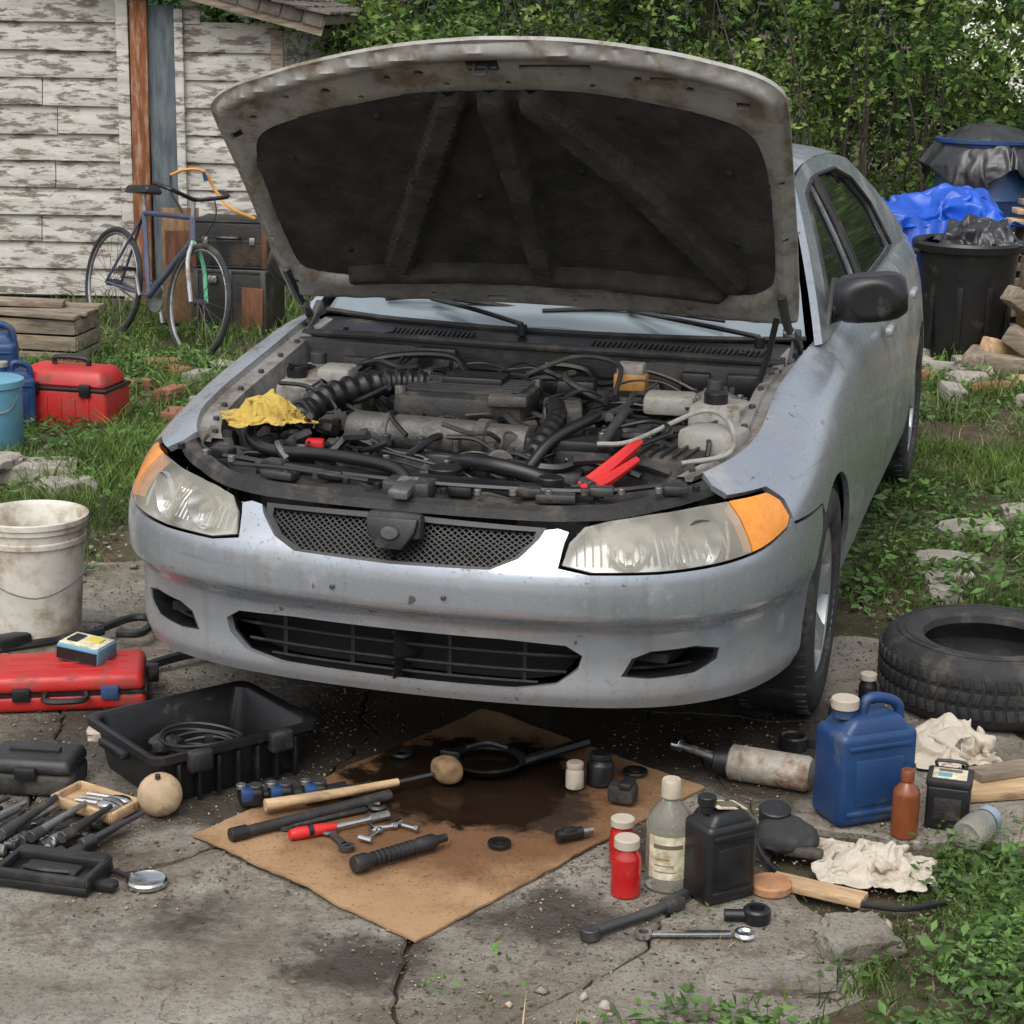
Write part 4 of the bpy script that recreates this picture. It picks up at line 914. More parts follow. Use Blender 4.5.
def tree(x,y,h,seed,lean=0):
    t=B('deciduous_tree'); q=random.Random(seed)
    top=(x+lean,y+.3,h); P=[(x,y,-.1),(x+lean*.3+q.uniform(-.1,.1),y,h*.35),(x+lean*.6+q.uniform(-.1,.1),y+.1,h*.7),top]; t.tube(P,[.09,.065,.045,.015],bark,10,6)
    tips=[]
    for k in range(12):
        f=q.uniform(.15,.95); b0=cat(P,6)[int(f*18)]; a=q.uniform(0,6.28); L=h*.30*(1.15-f*.6); e=(b0[0]+math.cos(a)*L,b0[1]+math.sin(a)*L,b0[2]+L*.55)
        m_=((b0[0]+e[0])/2,(b0[1]+e[1])/2,(b0[2]+e[2])/2-.05); t.tube([b0,m_,e],[.03,.02,.007],bark,6,4); tips+=[e,m_]
        for _ in range(2):
            e2=(e[0]+q.uniform(-.4,.4),e[1]+q.uniform(-.4,.4),e[2]+q.uniform(-.3,.3)); t.tube([m_,e2],[.014,.004],bark,5); tips.append(e2)
    o=t.done(); cls=[(p[0]+q.uniform(-.1,.1),p[1]+q.uniform(-.1,.1),p[2],q.uniform(.25,.5)) for p in tips+[top]]
    c=crowd('crown',cls,900,.042); c.parent=o
for a in((.2,15.6,4.2,1,.2),(2.6,15.9,4.6,2,-.3),(4.3,15.4,3.8,3,.1),(-1.0,15.8,4.4,4,0),(1.4,16.0,5,6,.2)): tree(*a)
bl=crowd('blossoming_shrub',[(3.25+rng.normal(0,.3),13.4+rng.normal(0,.15),rng.uniform(.5,1.7),.3) for _ in range(24)],1200,.036)
bx=[];bz=[];by=[]
for _ in range(26):
    cx_,cz_=rng.normal(3.25,.22),rng.normal(1.52,.17); n=14; bx.append(rng.normal(cx_,.03,n)); bz.append(rng.normal(cz_,.022,n)); by.append(rng.uniform(13.0,13.12,n))
bo=leafmesh('white_blossoms',np.concatenate(bx),np.concatenate(by),np.concatenate(bz),rng.uniform(.010,.022,26*14),[petal],1); bo.parent=bl
# ------------------------------------------------------------ LEFT CLUTTER
def wheelring(bd,c,r,tyre=.016):
    ring=[(c[0]+r*math.cos(2*math.pi*k/40),0,c[1]+r*math.sin(2*math.pi*k/40)) for k in range(41)]
    bd.tube(ring,tyre,rubber,8,cap=False); ring=[(c[0]+(r-.022)*math.cos(2*math.pi*k/40),0,c[1]+(r-.022)*math.sin(2*math.pi*k/40)) for k in range(41)]; bd.tube(ring,.010,steel,6,cap=False)
    for k in range(24):
        a=2*math.pi*k/24; bd.tube([(c[0]+.02*math.cos(a+.8),.02*(-1)**k,c[1]+.02*math.sin(a+.8)),(c[0]+(r-.02)*math.cos(a),0,c[1]+(r-.02)*math.sin(a))],.0015,dsteel,3)
    bd.tube([(c[0],-.04,c[1]),(c[0],.04,c[1])],.02,dsteel,8)
bk=B('bicycle'); r=.31
wheelring(bk,(0,r),r); wheelring(bk,(.96,r),r)
bb=(.42,0,.28);st_=(.27,0,.74);hd_=(.80,0,.76);hb=(.83,0,.64); fm=M('pale_fork_paint',(.34,.36,.38),.4,0,.1,5,0,60,.4,(.14,.12,.10),9)
for a,c,m,rr in((bb,st_,blup,.016),(st_,hd_,blup,.015),(bb,hb,blup,.018),(hd_,hb,blup,.018)): bk.tube([a,c],rr,m,8)
for s_ in(-.05,.05): bk.tube([(0,s_,r),bb],.009,blup,6); bk.tube([(0,s_,r),st_],.008,blup,6); bk.tube([hb,(.88,s_,.52),(.96,s_,r)],.012,greenp if s_>0 else fm,6,3)
bk.tube([st_,(.25,0,.84)],.012,steel,8); bk.box((.26,.13,.05),(.23,0,.87),blkc,(0,-4,0),.02,taper=(.9,.7)); bk.tube([hd_,(.79,0,.86)],.012,steel,8)
bk.tube([(.72,-.22,.92),(.84,-.18,.90),(.82,-.06,.87),(.80,0,.86),(.82,.06,.87),(.84,.18,.90),(.72,.22,.92)],.012,blkc,8,4)
bk.tube([(.84,.1,.88),(.95,.05,.78),(.88,0,.60)],.004,blkc,5,5)
bk.cyl(.09,.006,(.42,.045,.28),steel,(90,0,0)); bk.tube([(.42,.06,.28),(.50,.06,.14)],.009,steel,6); bk.tube([(.42,-.06,.28),(.34,-.06,.42)],.009,steel,6); bk.box((.05,.09,.02),(.50,.11,.14),blkc); bk.box((.05,.09,.02),(.34,-.11,.42),blkc)
bk.tube([(.0,.045,r+.035),(.42,.045,.28+.09)],.004,dsteel,4); bk.tube([(.0,.045,r-.035),(.42,.045,.28-.09)],.004,dsteel,4)
bo=bk.done((-2.20,10.35,.0),(-9,0,-50)); bo.scale=(.92,.92,.92)
blc=M('black_case_skin',(.020,.018,.017),.5,0,.4,5,.3,40,.45,(.085,.05,.03),4)
cb2=B('old_black_trunk'); cb2.box((.42,.34,.34),(0,0,.17),blc,(0,0,0),.012); cb2.box((.43,.35,.02),(0,0,.345),dsteel,(0,0,0),.003)
for x in(-.19,0,.19): cb2.box((.03,.355,.35),(x,0,.172),dsteel,(0,0,0),.003)
cb2.box((.12,.014,.25),(.13,-.182,.135),woodr,(0,2,0),.003); cb2.box((.05,.02,.04),(-.09,-.185,.30),steel,(0,0,0),.004); cb2.done((-1.52,10.60,0),(0,0,-10))
cb2=B('black_suitcase'); cb2.box((.41,.32,.26),(0,0,.13),blc,(0,0,0),.025,3)
for z in(.0,.26): cb2.box((.415,.326,.012),(0,0,.008 if z==0 else .252),blkc,(0,0,0),.003)
cb2.box((.415,.326,.008),(0,0,.15),dsteel); cb2.tube([(-.06,-.165,.17),(-.05,-.195,.17),(.05,-.195,.17),(.06,-.165,.17)],.009,blkc,6,3)
for x in(-.13,.13): cb2.box((.03,.012,.04),(x,-.165,.15),steel,(0,0,0),.003)
for x in(-.195,.195):
    for y in(-.152,.152): cb2.box((.03,.03,.26),(x,y,.13),woodr,(0,0,0),.008)
cb2.done((-1.53,10.60,.357),(0,0,-7))
wb=B('leaning_board'); wb.box((.20,.03,.66),(0,0,.33),M('varnished_board',(.20,.11,.05),.6,0,.3,6,.2,40,.5,(.09,.055,.03),4,stretch=(6,6,1)),(-4,0,0),.004); wb.box((.16,.012,.18),(0,-.03,.45),woodr,(-4,0,0)); wb.done((-1.84,10.62,0),(0,0,6))
cbl=B('orange_cable'); cbl.tube([(-1.88,10.6,.84),(-1.80,10.6,.87),(-1.70,10.6,.86),(-1.64,10.6,.76),(-1.55,10.50,.68),(-1.40,10.42,.63)],.009,M('orange_rubber',(.55,.24,.04),.5),6,8); cbl.tube([(-1.70,10.6,.86),(-1.69,10.6,.81)],.012,blue,6); cbl.tube([(-1.82,10.6,.64),(-1.88,10.6,.75),(-1.88,10.6,.84)],.008,dsteel,6,4); cbl.done()
cr2=B('wooden_crate')
for z in(.05,.13,.21): 
    for y in(-.16,.16): cr2.box((.5,.018,.07),(0,y,z),woodg,(0,random.uniform(-1,1),0),.003)
    for x in(-.25,.25): cr2.box((.018,.32,.07),(x,0,z),woodg,(0,0,0),.003)
cr2.box((.46,.3,.16),(0,0,.10),void)
for i in range(4): cr2.box((.56,.085,.02),(random.uniform(-.02,.02),-.14+.09*i,.265+random.uniform(0,.008)),woodg,(0,random.uniform(-2,2),random.uniform(-3,3)),.003)
cr2.box((.35,.12,.03),(-.05,0,.30),woodg,(0,2,12),.004); cr2.done((-2.36,9.5,0),(0,0,-8))
def toolbox(name,loc,rot,w,d,h,m):
    t=B(name); t.box((w,d,h*.62),(0,0,h*.31),m,(0,0,0),.018,3); t.box((w*1.02,d*1.04,h*.06),(0,0,h*.62),blkc,(0,0,0),.006); t.box((w*1.0,d*1.0,h*.30),(0,0,h*.78),m,(0,0,0),.03,3,(.86,.72))
    t.tube([(-w*.18,0,h*.92),(-w*.17,0,h*1.04),(w*.17,0,h*1.04),(w*.18,0,h*.92)],.012,blkc,8,3)
    for x in(-w*.28,w*.28): t.box((.05,.02,h*.2),(x,-d*.52,h*.62),blkc,(0,0,0),.005)
    for i in range(5): t.box((.012,.01,h*.4),(-w*.3+w*.15*i,-d*.5,h*.3),m,(0,0,0),.004)
    t.done(loc,(0,0,rot))
toolbox('red_toolbox',(-1.88,8.10,0),-14,.42,.24,.27,red)
def jerry(name,loc,rot,w,d,h,m,cap,handle=True):
    j=B(name); j.box((w,d,h*.80),(0,0,h*.40),m,(0,0,0),min(w,d)*.16,4); j.box((w*.96,d*.92,h*.16),(0,0,h*.82),m,(0,0,0),.012,3,(.62,.8))
    for sgn in(-1,1):
        j.box((w*.62,.008,h*.4),(0,sgn*d*.5,h*.38),m,(0,0,0),.004); 
        for z in(.12,.68): j.box((w*.8,.01,.012),(0,sgn*d*.495,h*z),m,(0,0,0),.004)
    j.cyl(w*.13,h*.10,(-w*.30,0,h*.93),m); j.cyl(w*.155,h*.085,(-w*.30,0,h*1.0),cap,seg=20)
    if handle: j.tube([(-w*.08,0,h*.86),(-w*.02,0,h*1.0),(w*.18,0,h*1.0),(w*.38,0,h*.93),(w*.42,0,h*.78)],min(w,d)*.10,m,10,5)
    return j.done(loc,(0,0,rot))
jerry('blue_jug',(-2.10,8.0,0),20,.16,.13,.27,blue,gplas); jerry('blue_jug',(-2.30,8.45,0),10,.2,.16,.36,blue,blkc)
pb=B('pale_blue_pail'); pb.lathe([(0,0),(.10,0),(.115,.02),(.12,.28),(.128,.285),(.128,.31),(.118,.315),(0,.315)],(0,0,0),lblue); pb.tube([(-.12,0,.28),(-.08,-.10,.20),(.08,-.10,.20),(.12,0,.28)],.003,steel,5,5); pb.done((-2.05,7.45,0))
sc=B('steel_canister'); sc.lathe([(0,0),(.11,0),(.115,.01),(.115,.24),(.08,.30),(.04,.31),(.04,.34),(0,.345)],(0,0,0),dsteel); sc.tube([(-.05,0,.30),(-.04,0,.38),(.04,0,.38),(.05,0,.30)],.007,steel,6,4); sc.done((-2.44,8.8,0))
def rock(name,loc,sc_,rot=0,m=stone,seed=1,flat=.75,amp=.28): b_=B(name); b_.blob(1,(0,0,0),m,sc_,amp,1.4,4,(0,0,0),flat,seed); b_.done(loc,(random.uniform(-4,4),random.uniform(-4,4),rot),ang=30)
rock('flat_stone',(-1.80,7.1,.03),(.15,.12,.04),10,seed=2); rock('flat_stone',(-1.64,6.9,.02),(.10,.08,.03),40,seed=3); rock('flat_stone',(-1.93,7.0,.08),(.10,.08,.025),70,seed=5)
for i,(x,y) in enumerate([(-1.62,9.1),(-1.5,9.0),(-1.72,9.3),(-1.40,9.25),(-1.55,8.6),(-1.35,8.4),(-1.75,8.75),(-1.3,8.9),(-1.45,8.1)]):
    b_=B('brick'); b_.box((.16,.09,.06),(0,0,.035),brick if i%2==0 else stone,(random.uniform(-8,8),0,0),.01); b_.done((x,y,0),(0,0,random.uniform(0,180)))
bu=B('white_bucket'); bu.lathe([(0,.004),(.115,.004),(.12,0),(.123,.012),(.143,.30),(.150,.302),(.150,.315),(.146,.318),(.147,.34),(.153,.342),(.153,.355),(.158,.358),(.158,.372),(.150,.374),(.140,.36),(.118,.02),(0,.02)],(0,0,0),white,seg=48)
bu.tube([(-.155,.0,.33),(-.13,-.10,.22),(0,-.155,.17),(.13,-.10,.22),(.155,0,.33)],.0025,steel,5,6); o_=bu.done((-1.33,5.18,0),(0,0,15)); o_.scale=(.98,.98,1.0)
jk=B('car_jack_bar'); jk.tube([(-1.42,5.0,.03),(-1.28,5.07,.035),(-1.14,5.16,.04)],.013,blkc,8,4); jk.tube([(-1.16,5.16,.04),(-1.08,5.25,.05),(-1.02,5.24,.05),(-1.03,5.15,.04),(-1.10,5.14,.04)],.012,blkc,8,6); jk.tube([(-1.0,4.90,.02),(-.90,4.98,.03),(-.83,5.03,.03)],.014,blkc,8,3); jk.box((.09,.05,.035),(-1.36,5.04,.05),blkc,(0,0,35),.01); jk.done()
rc=B('red_tool_case'); rc.box((.40,.22,.045),(0,0,.024),red,(0,0,0),.014,3); rc.box((.40,.22,.045),(0,0,.072),red,(0,0,0),.016,3,(.96,.94)); rc.box((.402,.222,.006),(0,0,.048),blkc)
for x in(-.11,.11): rc.box((.045,.015,.035),(x,-.112,.05),blue if x>0 else blkc,(0,0,0),.004)
rc.tube([(-.05,-.11,.05),(-.045,-.15,.045),(.045,-.15,.045),(.05,-.11,.05)],.008,blkc,6,3)
for i in range(3): rc.box((.30,.012,.004),(0,-.05+.05*i,.095),red,(0,0,0),.002)
rc.box((.05,.02,.05),(.205,.03,.05),blkc,(0,0,0),.005); rc.done((-1.14,4.73,0),(0,0,9))
bx_=B('fastener_organizer'); bx_.box((.125,.095,.045),(0,0,.022),lblue,(0,0,0),.006); bx_.box((.115,.085,.004),(0,0,.0455),label,(0,0,0),.001); bx_.box((.04,.03,.004),(.02,.01,.049),M('yellow_label',(.6,.5,.08),.6)); bx_.box((.03,.05,.004),(-.03,0,.049),blkc); bx_.box((.117,.012,.03),(0,-.045,.02),blkc); bx_.done((-1.10,4.77,.096),(0,4,-20))
to=B('black_plastic_tote'); w,d,h=.42,.34,.125
def rr(w,d,r=.03,n=5):
    o=[]
    for cx_,cy_,a0 in((w/2-r,d/2-r,0),(-w/2+r,d/2-r,90),(-w/2+r,-d/2+r,180),(w/2-r,-d/2+r,270)):
        for k in range(n+1): a=R(a0+90*k/n); o.append((cx_+r*math.cos(a),cy_+r*math.sin(a)))
    return o
lv=[(w*.86,d*.84,0),(w*.88,d*.86,.01),(w*.95,d*.94,h*.85),(w*1.04,d*1.04,h*.86),(w*1.04,d*1.04,h),(w*.97,d*.96,h),(w*.93,d*.92,h-.006),(w*.84,d*.82,.012)]
V=[];F=[]
for a,b_,z in lv: V+=[(x,y,z) for x,y in rr(a,b_)]
n=24
for i in range(len(lv)-1):
    for k in range(n): F.append((i*n+k,i*n+(k+1)%n,(i+1)*n+(k+1)%n,(i+1)*n+k))
F.append([7*n+k for k in range(n)]); F.append([k for k in range(n)][::-1]); to.raw(V,F,blkc)
for i in range(7): to.box((.010,.02,h*.75),(-w*.36+w*.12*i,-d*.48,h*.42),blkc,(0,0,0),.004)
for x in(-w*.25,w*.25): to.box((.06,.03,.05),(x,-d*.53,h*.82),blk,(0,0,0),.008)
for s_ in(-1,1): to.box((.025,.12,.02),(s_*w*.54,0,h*.8),blkc,(0,0,0),.006)
to.done((-.72,4.27,0),(0,0,38),ang=45)
cc_=B('coiled_cable')
for q in range(5):
    a0=random.uniform(0,6); pts=[(.06*math.cos(a0+k*.5)*(1.2+.1*q),.045*math.sin(a0+k*.5)*(1.2+.1*q),.025+.010*q+.006*math.sin(k)) for k in range(14)]; cc_.tube(pts,.004,blk if q!=2 else blkd,6,4)
cc_.blob(.03,(-.09,.03,.03),blkd,(1.4,1,.9),.3); cc_.blob(.025,(.09,-.02,.03),dsteel,(1.6,1,.8),.3); cc_.box((.05,.03,.03),(.02,.07,.03),blk,(0,0,30),.005); cc_.done((-.725,4.28,.012))
db=B('dark_storage_box'); db.box((.20,.13,.055),(0,0,.028),blkd,(0,0,0),.014,3,(1.03,1.03)); db.box((.21,.14,.035),(0,0,.072),blk,(0,0,0),.014,3,(.92,.88)); db.box((.05,.02,.03),(0,-.072,.06),blkc,(0,0,0),.005); db.box((.12,.02,.012),(0,0,.093),blk,(0,0,0),.004); db.done((-1.08,4.14,0),(0,0,-6))
rock('flat_stone',(-.98,4.46,.01),(.05,.035,.018),0,tan,seed=8)
def spanner(bd,p0,p1,r=.007,m=steel,ends=True):
    p0=Vector(p0);p1=Vector(p1); d=(p1-p0).normalized(); a=math.degrees(math.atan2(d.y,d.x))
    L=(p1-p0).length; c=(p0+p1)/2; bd.box((L*.86,r*1.7,r*.8),c,m,(0,0,a),r*.3)
    n=Vector((-d.y,d.x,0)); pts=[]
    for k in range(9): t=R(40+280*k/8); pts.append(p1+d*(math.cos(t)*r*1.6)+n*(math.sin(t)*r*1.6)+d*r*1.2)
    bd.tube(pts,r*.6,m,6); bd.lathe([(r*.9,-r*.4),(r*1.7,-r*.4),(r*1.7,r*.4),(r*.9,r*.4),(r*.9,-r*.4)],p0,m,(0,0,0),16)
tls=B('wrench_and_socket_set')
for i in range(17):
    x=-1.24+.022*i; y0=3.83-.004*i+random.uniform(-.02,.02); L=random.uniform(.12,.19); a=R(60+random.uniform(-9,9)); z=.014+.012*(i%3)
    p0=(x,y0,z); p1=(x+L*math.cos(a),y0+L*math.sin(a),z+.01)
    tls.tube([p0,p1],random.choice([[.011,.010,.006],[.007,.007,.006],[.013,.013,.008]]),random.choice([blk,dsteel,blkd,dsteel,steel]),10); tls.cyl(.013,.035,p0,random.choice([steel,dsteel,dsteel]),(0,90,math.degrees(a)),seg=12)
for i in range(18): tls.cyl(random.uniform(.008,.013),.025,(random.uniform(-1.2,-.88),random.uniform(3.76,3.92),.012),random.choice([steel,dsteel,chrome]),(0,90,random.uniform(0,180)),seg=12)
for i in range(8):
    a=random.uniform(0,3.1); x,y=random.uniform(-1.15,-.88),random.uniform(3.76,3.9); spanner(tls,(x,y,.03),(x+.12*math.cos(a),y+.12*math.sin(a),.02),.006,random.choice([steel,dsteel]))
tls.done()
wt=B('wooden_tray'); wt.box((.17,.10,.012),(0,0,.02),woodm,(0,0,0),.005); 
for s_ in(-1,1): wt.box((.17,.012,.024),(0,s_*.047,.03),woodm,(0,0,0),.005); wt.box((.012,.10,.024),(s_*.082,0,.03),woodm,(0,0,0),.005)
for k,(a,m_) in enumerate([(10,chrome),(-8,steel),(25,chrome)]):
    wt.tube([(-.04,-.02+.02*k,.032),(.02,-.01+.02*k,.036)],.004,m_,6); wt.blob(.02,(.045,-.01+.018*k,.038),m_,(1.5,.9,.4),.05,1,2,(0,0,a))
wt.done((-.915,3.99,0),(0,3,-28))
ba=B('wooden_ball'); ba.blob(.05,(0,0,.049),M('ball_wood',(.44,.32,.20),.6,0,.25,12,.2,60,.45,(.20,.13,.08),14),(1,1,1),.01); ba.cyl(.006,.01,(.0,-.02,.1),dsteel); ba.done((-.77,3.99,0))
cs=B('black_socket_case'); cs.box((.21,.13,.02),(0,0,.010),blkc,(0,0,0),.006); cs.box((.20,.035,.022),(0,.045,.03),blk,(0,0,0),.005); cs.box((.20,.014,.02),(0,-.056,.028),blk,(0,0,0),.004); cs.box((.014,.12,.02),(-.098,0,.028),blk,(0,0,0),.004); cs.box((.014,.12,.02),(.098,0,.028),blk,(0,0,0),.004)
cs.box((.12,.05,.012),(0,-.005,.024),blkd,(0,0,0),.005); cs.tube([(-.05,-.03,.035),(0,-.045,.04),(.05,-.03,.035)],.005,blk,6,4)
cs.box((.05,.03,.02),(.125,-.02,.012),blkc,(0,0,0),.006); cs.done((-.93,3.66,0),(0,0,-14))
im=B('inspection_mirror'); im.lathe([(0,.010),(.032,.010),(.038,.014),(.042,.010),(.042,.002),(0,.0)],(0,0,0),chrome,seg=32); im.tube([(-.035,.015,.008),(-.09,.045,.012)],.006,blkc,8); im.done((-.735,3.64,0))
# ------------------------------------------------------------ CARDBOARD & TOOLS
cdm=newmat('oily_cardboard',.85,.3)
base=ramp(nzz(5),[(.3,(.30,.18,.092)),(.7,(.40,.255,.138))])
c=over(blobf(.0,.08,.10,.34,.46,6),base,(.12,.054,.022),.9)
c=over(ramp(nzz(3.5,9,.75),[(.48,(0,0,0)),(.63,(.6,.6,.6))]),c,(.15,.08,.038))
d1=blobf(.03,.18,.02,.09,.42,9); c=over(d1,c,(.012,.008,.005)); d2=blobf(.17,.02,-.06,.02,.32,12); c=over(d2,c,(.02,.011,.007),.95); c=over(blobf(-.10,.04,-.06,.02,.30,14),c,(.018,.010,.006),.9)
spk=ramp(nzz(120,4,.6),[(.60,(0,0,0)),(.65,(1,1,1))]); c=over(mth('MULTIPLY',spk,blobf(0,.0,.2,.6,.3,3)),c,(.04,.02,.010),.8)
Lk.new(c,b.inputs['Base Color']); Lk.new(mrr(d1,0,1,.85,.18),b.inputs['Roughness'])
Lk.new(bumpn(nzz(8),.2,.006),b.inputs['Normal'])
cd=B('cardboard_sheet'); A=np.array([-.68,3.87]);Bq=np.array([-.07,4.67]);Cq=np.array([.46,4.19]);Dq=np.array([-.17,3.40]); o=np.array([-.115,4.03]); V=[];F=[];nu=60
for i in range(nu+1):
    for j in range(nu+1):
        s_,t=i/nu,j/nu; p=(A*(1-s_)+Bq*s_)*(1-t)+(Dq*(1-s_)+Cq*s_)*t-o
        e=min(s_,1-s_,t,1-t); z=.007+.008*max(0,noise.noise(Vector((p[0]*3,p[1]*3,1))))*(1 if e>.15 else 1)+ .012*max(0,.08-e)/.08*max(0,noise.noise(Vector((p[0]*5,p[1]*5,9))))
        if abs(s_-.5)<.012: z+=.003
        p=p+np.array([.003*noise.noise(Vector((p[0]*30,p[1]*30,0)))+.002*noise.noise(Vector((p[0]*6,p[1]*6,0))),.003*noise.noise(Vector((p[0]*30,p[1]*30,5)))+.002*noise.noise(Vector((p[0]*6,p[1]*6,4)))])
        V.append((p[0],p[1],z))
for i in range(nu):
    for j in range(nu): a=i*(nu+1)+j; F.append((a,a+nu+1,a+nu+2,a+1)[::-1])
cd.raw(V,F,cdm); V2=[(x,y,z-.005) for x,y,z in V]; cd.raw(V2,[f[::-1] for f in F],cdm)
bd_=[i*(nu+1) for i in range(nu+1)]+[nu*(nu+1)+j for j in range(1,nu+1)]+[i*(nu+1)+nu for i in range(nu-1,-1,-1)]+[j for j in range(nu-1,0,-1)]
W=[V[i] for i in bd_]+[V2[i] for i in bd_]; k=len(bd_); cd.raw(W,[(i,(i+1)%k,k+(i+1)%k,k+i) for i in range(k)],cdm,False)
cd.done((o[0],o[1],0),ang=60)
Z0=.012
pan=B('oil_drain_pan'); pan.lathe([(0,.004),(.07,.004),(.078,.008),(.088,.022),(.094,.024),(.094,.027),(.086,.027),(.076,.014),(0,.012)],(0,0,0),blkc,seg=40); pan.lathe([(0,.016),(.079,.016)],(0,0,0),M('dirty_oil',(.008,.006,.004),.05,spec=.8),seg=32)
pan.tube([(.085,-.01,.02),(.13,.02,.025),(.24,.12,.022)],[.010,.013,.014],blkc,8,4); pan.box((.05,.02,.02),(-.085,.02,.025),blkc,(0,0,-20),.004); pan.tube([(-.05,.05,.03),(0,.07,.035),(.05,.05,.03)],.006,blk,6,5); pan.done((-.05,4.27,Z0))
hm=B('mallet'); hm.tube([(-.535,3.975,.03),(-.38,4.05,.03),(-.25,4.12,.03)],[.014,.011,.009],woodm,10,5); hm.tube([(-.25,4.12,.03),(-.17,4.165,.033)],.005,dsteel,8); hm.blob(.030,(-.14,4.18,.038),M('mallet_head',(.25,.155,.075),.8,0,.3,20,.4,60,.5,(.10,.06,.035),20),(1,1.2,.9),.15,1.5,3,(0,0,30),.8); hm.done((0,0,.004))
for i,(x,y,a) in enumerate([(-.575,4.03,18),(-.51,4.045,16),(-.435,4.06,14)]):
    rt=B('ratchet_clamp'); rt.box((.055,.05,.04),(0,0,.022),blkc,(0,0,0),.010,3); rt.box((.03,.052,.03),(-.01,0,.028),blue,(0,0,0),.007); rt.cyl(.016,.046,(.012,0,.024),dsteel,(0,0,0),seg=16); rt.tube([(.02,.0,.022),(.10,.0,.02),(.17-.02*i,.01,.02)],[.010,.012,.013],blkc,8,3); rt.cyl(.012,.01,(-.02,.0,.046),steel,seg=12); rt.done((x,y,Z0),(0,0,a))
pi_=B('black_pipe_handle'); pi_.tube([(-.59,3.83,.02),(-.42,3.95,.02),(-.265,4.065,.02)],.0125,blkd,12); pi_.cyl(.0155,.04,(-.575,3.842,.02),blkc,(0,90,35)); pi_.done((0,0,.006))
sd=B('red_screwdriver'); sd.tube([(-.465,3.84,.02),(-.45,3.85,.02),(-.40,3.875,.02),(-.37,3.89,.02)],[.010,.014,.013,.008],redp,12,3); sd.tube([(-.37,3.89,.02),(-.27,3.955,.02)],.006,chrome,8); sd.tube([(-.30,3.935,.02),(-.262,3.96,.02)],.010,steel,8); sd.tube([(-.43,3.86,.022),(-.42,3.866,.022)],.0148,blkc,12); sd.done((0,0,.004))
s2=B('small_wrench'); spanner(s2,(-.34,3.80,.012),(-.38,3.87,.012),.010,dsteel); s2.done((0,0,.006))
s2=B('adjustable_wrench'); spanner(s2,(-.48,3.90,.012),(-.30,4.01,.012),.010,dsteel); s2.done((0,0,.006))
for x,y,a in((-.27,3.90,20),(-.22,3.91,-30),(-.29,3.86,60)): t=B('tee_bolt'); t.tube([(-.025,0,.008),(.03,0,.008)],.004,chrome,8); t.tube([(-.025,-.016,.008),(-.025,.016,.008)],.006,chrome,8); t.cyl(.007,.01,(.028,0,.008),steel,(0,90,0),seg=8); t.done((x,y,Z0),(0,0,a))
fl=B('black_flashlight'); fl.lathe([(0,0),(.017,0),(.019,.006),(.019,.03),(.015,.04),(.015,.16),(.017,.165),(.017,.20),(.009,.215),(.009,.235),(0,.235)],(0,0,0),blk,seg=20)
for k in range(9): fl.lathe([(.0165,.05+.012*k),(.0165,.055+.012*k)],(0,0,0),blkd,seg=16)
fl.done((-.315,3.685,Z0+.018),(0,90,38))
ink=M('label_ink',(.14,.11,.07),.7)
def jar(name,loc,r,h,m,cap,capr=.8,lab=None,neck=.75,rot=(0,0,0),ch=.16):
    j=B(name); hh=h*(1-ch); j.lathe([(0,0),(r*.92,0),(r,r*.1),(r,hh*neck),(r*.93,hh*(neck+.08)),(r*capr*.8,hh*.97),(r*capr*.8,hh)],(0,0,0),m,seg=28)
    j.lathe([(r*capr*.8,hh*.985),(r*capr,hh),(r*capr,h-r*.08),(r*capr*.9,h),(0,h)],(0,0,0),cap,seg=28)
    if lab: 
        def strip(a0,a1,z0,z1,rad,mm):
            V=[];F=[]
            for k in range(13):
                a=R(a0+(a1-a0)*k/12)
                for z in(z0,z1): V.append((rad*math.cos(a),rad*math.sin(a),z))
            for k in range(12): F.append((2*k,2*k+2,2*k+3,2*k+1))
            j.raw(V,F,mm)
        strip(-150,-35,hh*.16,hh*neck*.88,r*1.012,lab)
        strip(-135,-60,hh*.50,hh*.545,r*1.018,ink)
        for q in range(3): strip(-130,-75-q*8,hh*(.24+.07*q),hh*(.25+.07*q),r*1.018,ink)
    return j.done(loc,rot)
jar('small_glass_jar',(.155,4.16,Z0),.021,.062,tan,tan,.95,None); jar('black_cap_jar',(.215,4.19,Z0),.032,.075,blkc,blk,.8)
lp=B('black_connector'); lp.box((.065,.05,.045),(0,0,.024),blkd,(0,0,0),.012); lp.box((.03,.052,.02),(.01,0,.045),blk,(0,0,0),.006); lp.done((.262,4.08,Z0),(0,0,-20))
fu=B('black_sensor'); fu.tube([(-.04,0,.014),(.02,0,.014)],.013,blkc,12); fu.tube([(.02,0,.014),(.045,0,.014)],.009,steel,10); fu.box((.03,.02,.02),(-.01,0,.02),blk,(0,0,0),.004); fu.done((.145,3.87,Z0),(0,0,25))
for x,y,r_ in((-.015,3.835,.026),(-.255,4.34,.028),(.30,4.25,.03)): p=B('rubber_washer'); p.lathe([(r_*.5,.002),(r_*.95,.001),(r_,.005),(r_*.95,.009),(r_*.5,.008),(r_*.5,.002)],(0,0,0),blkc,seg=28); p.done((x,y,Z0),(0,0,0))
jar('red_jar',(.245,3.79,0),.027,.10,redj,tan,.95,None); jar('red_jar',(.245,3.635,0),.031,.125,redj,tan,.85,None)
jar('glass_bottle',(.335,3.68,0),.048,.235,glassb,tan,.42,label,.72)
jj=jerry('black_jerrycan',(.435,3.64,0),30,.125,.095,.215,blkc,blkc,False)
lb=B('label_sheet'); lb.box((.075,.05,.002),(.01,0,.195),label,(0,12,0)); lb.box((.05,.03,.002),(.012,0,.1965),ink,(0,12,0)); lb.done(parent=jj)
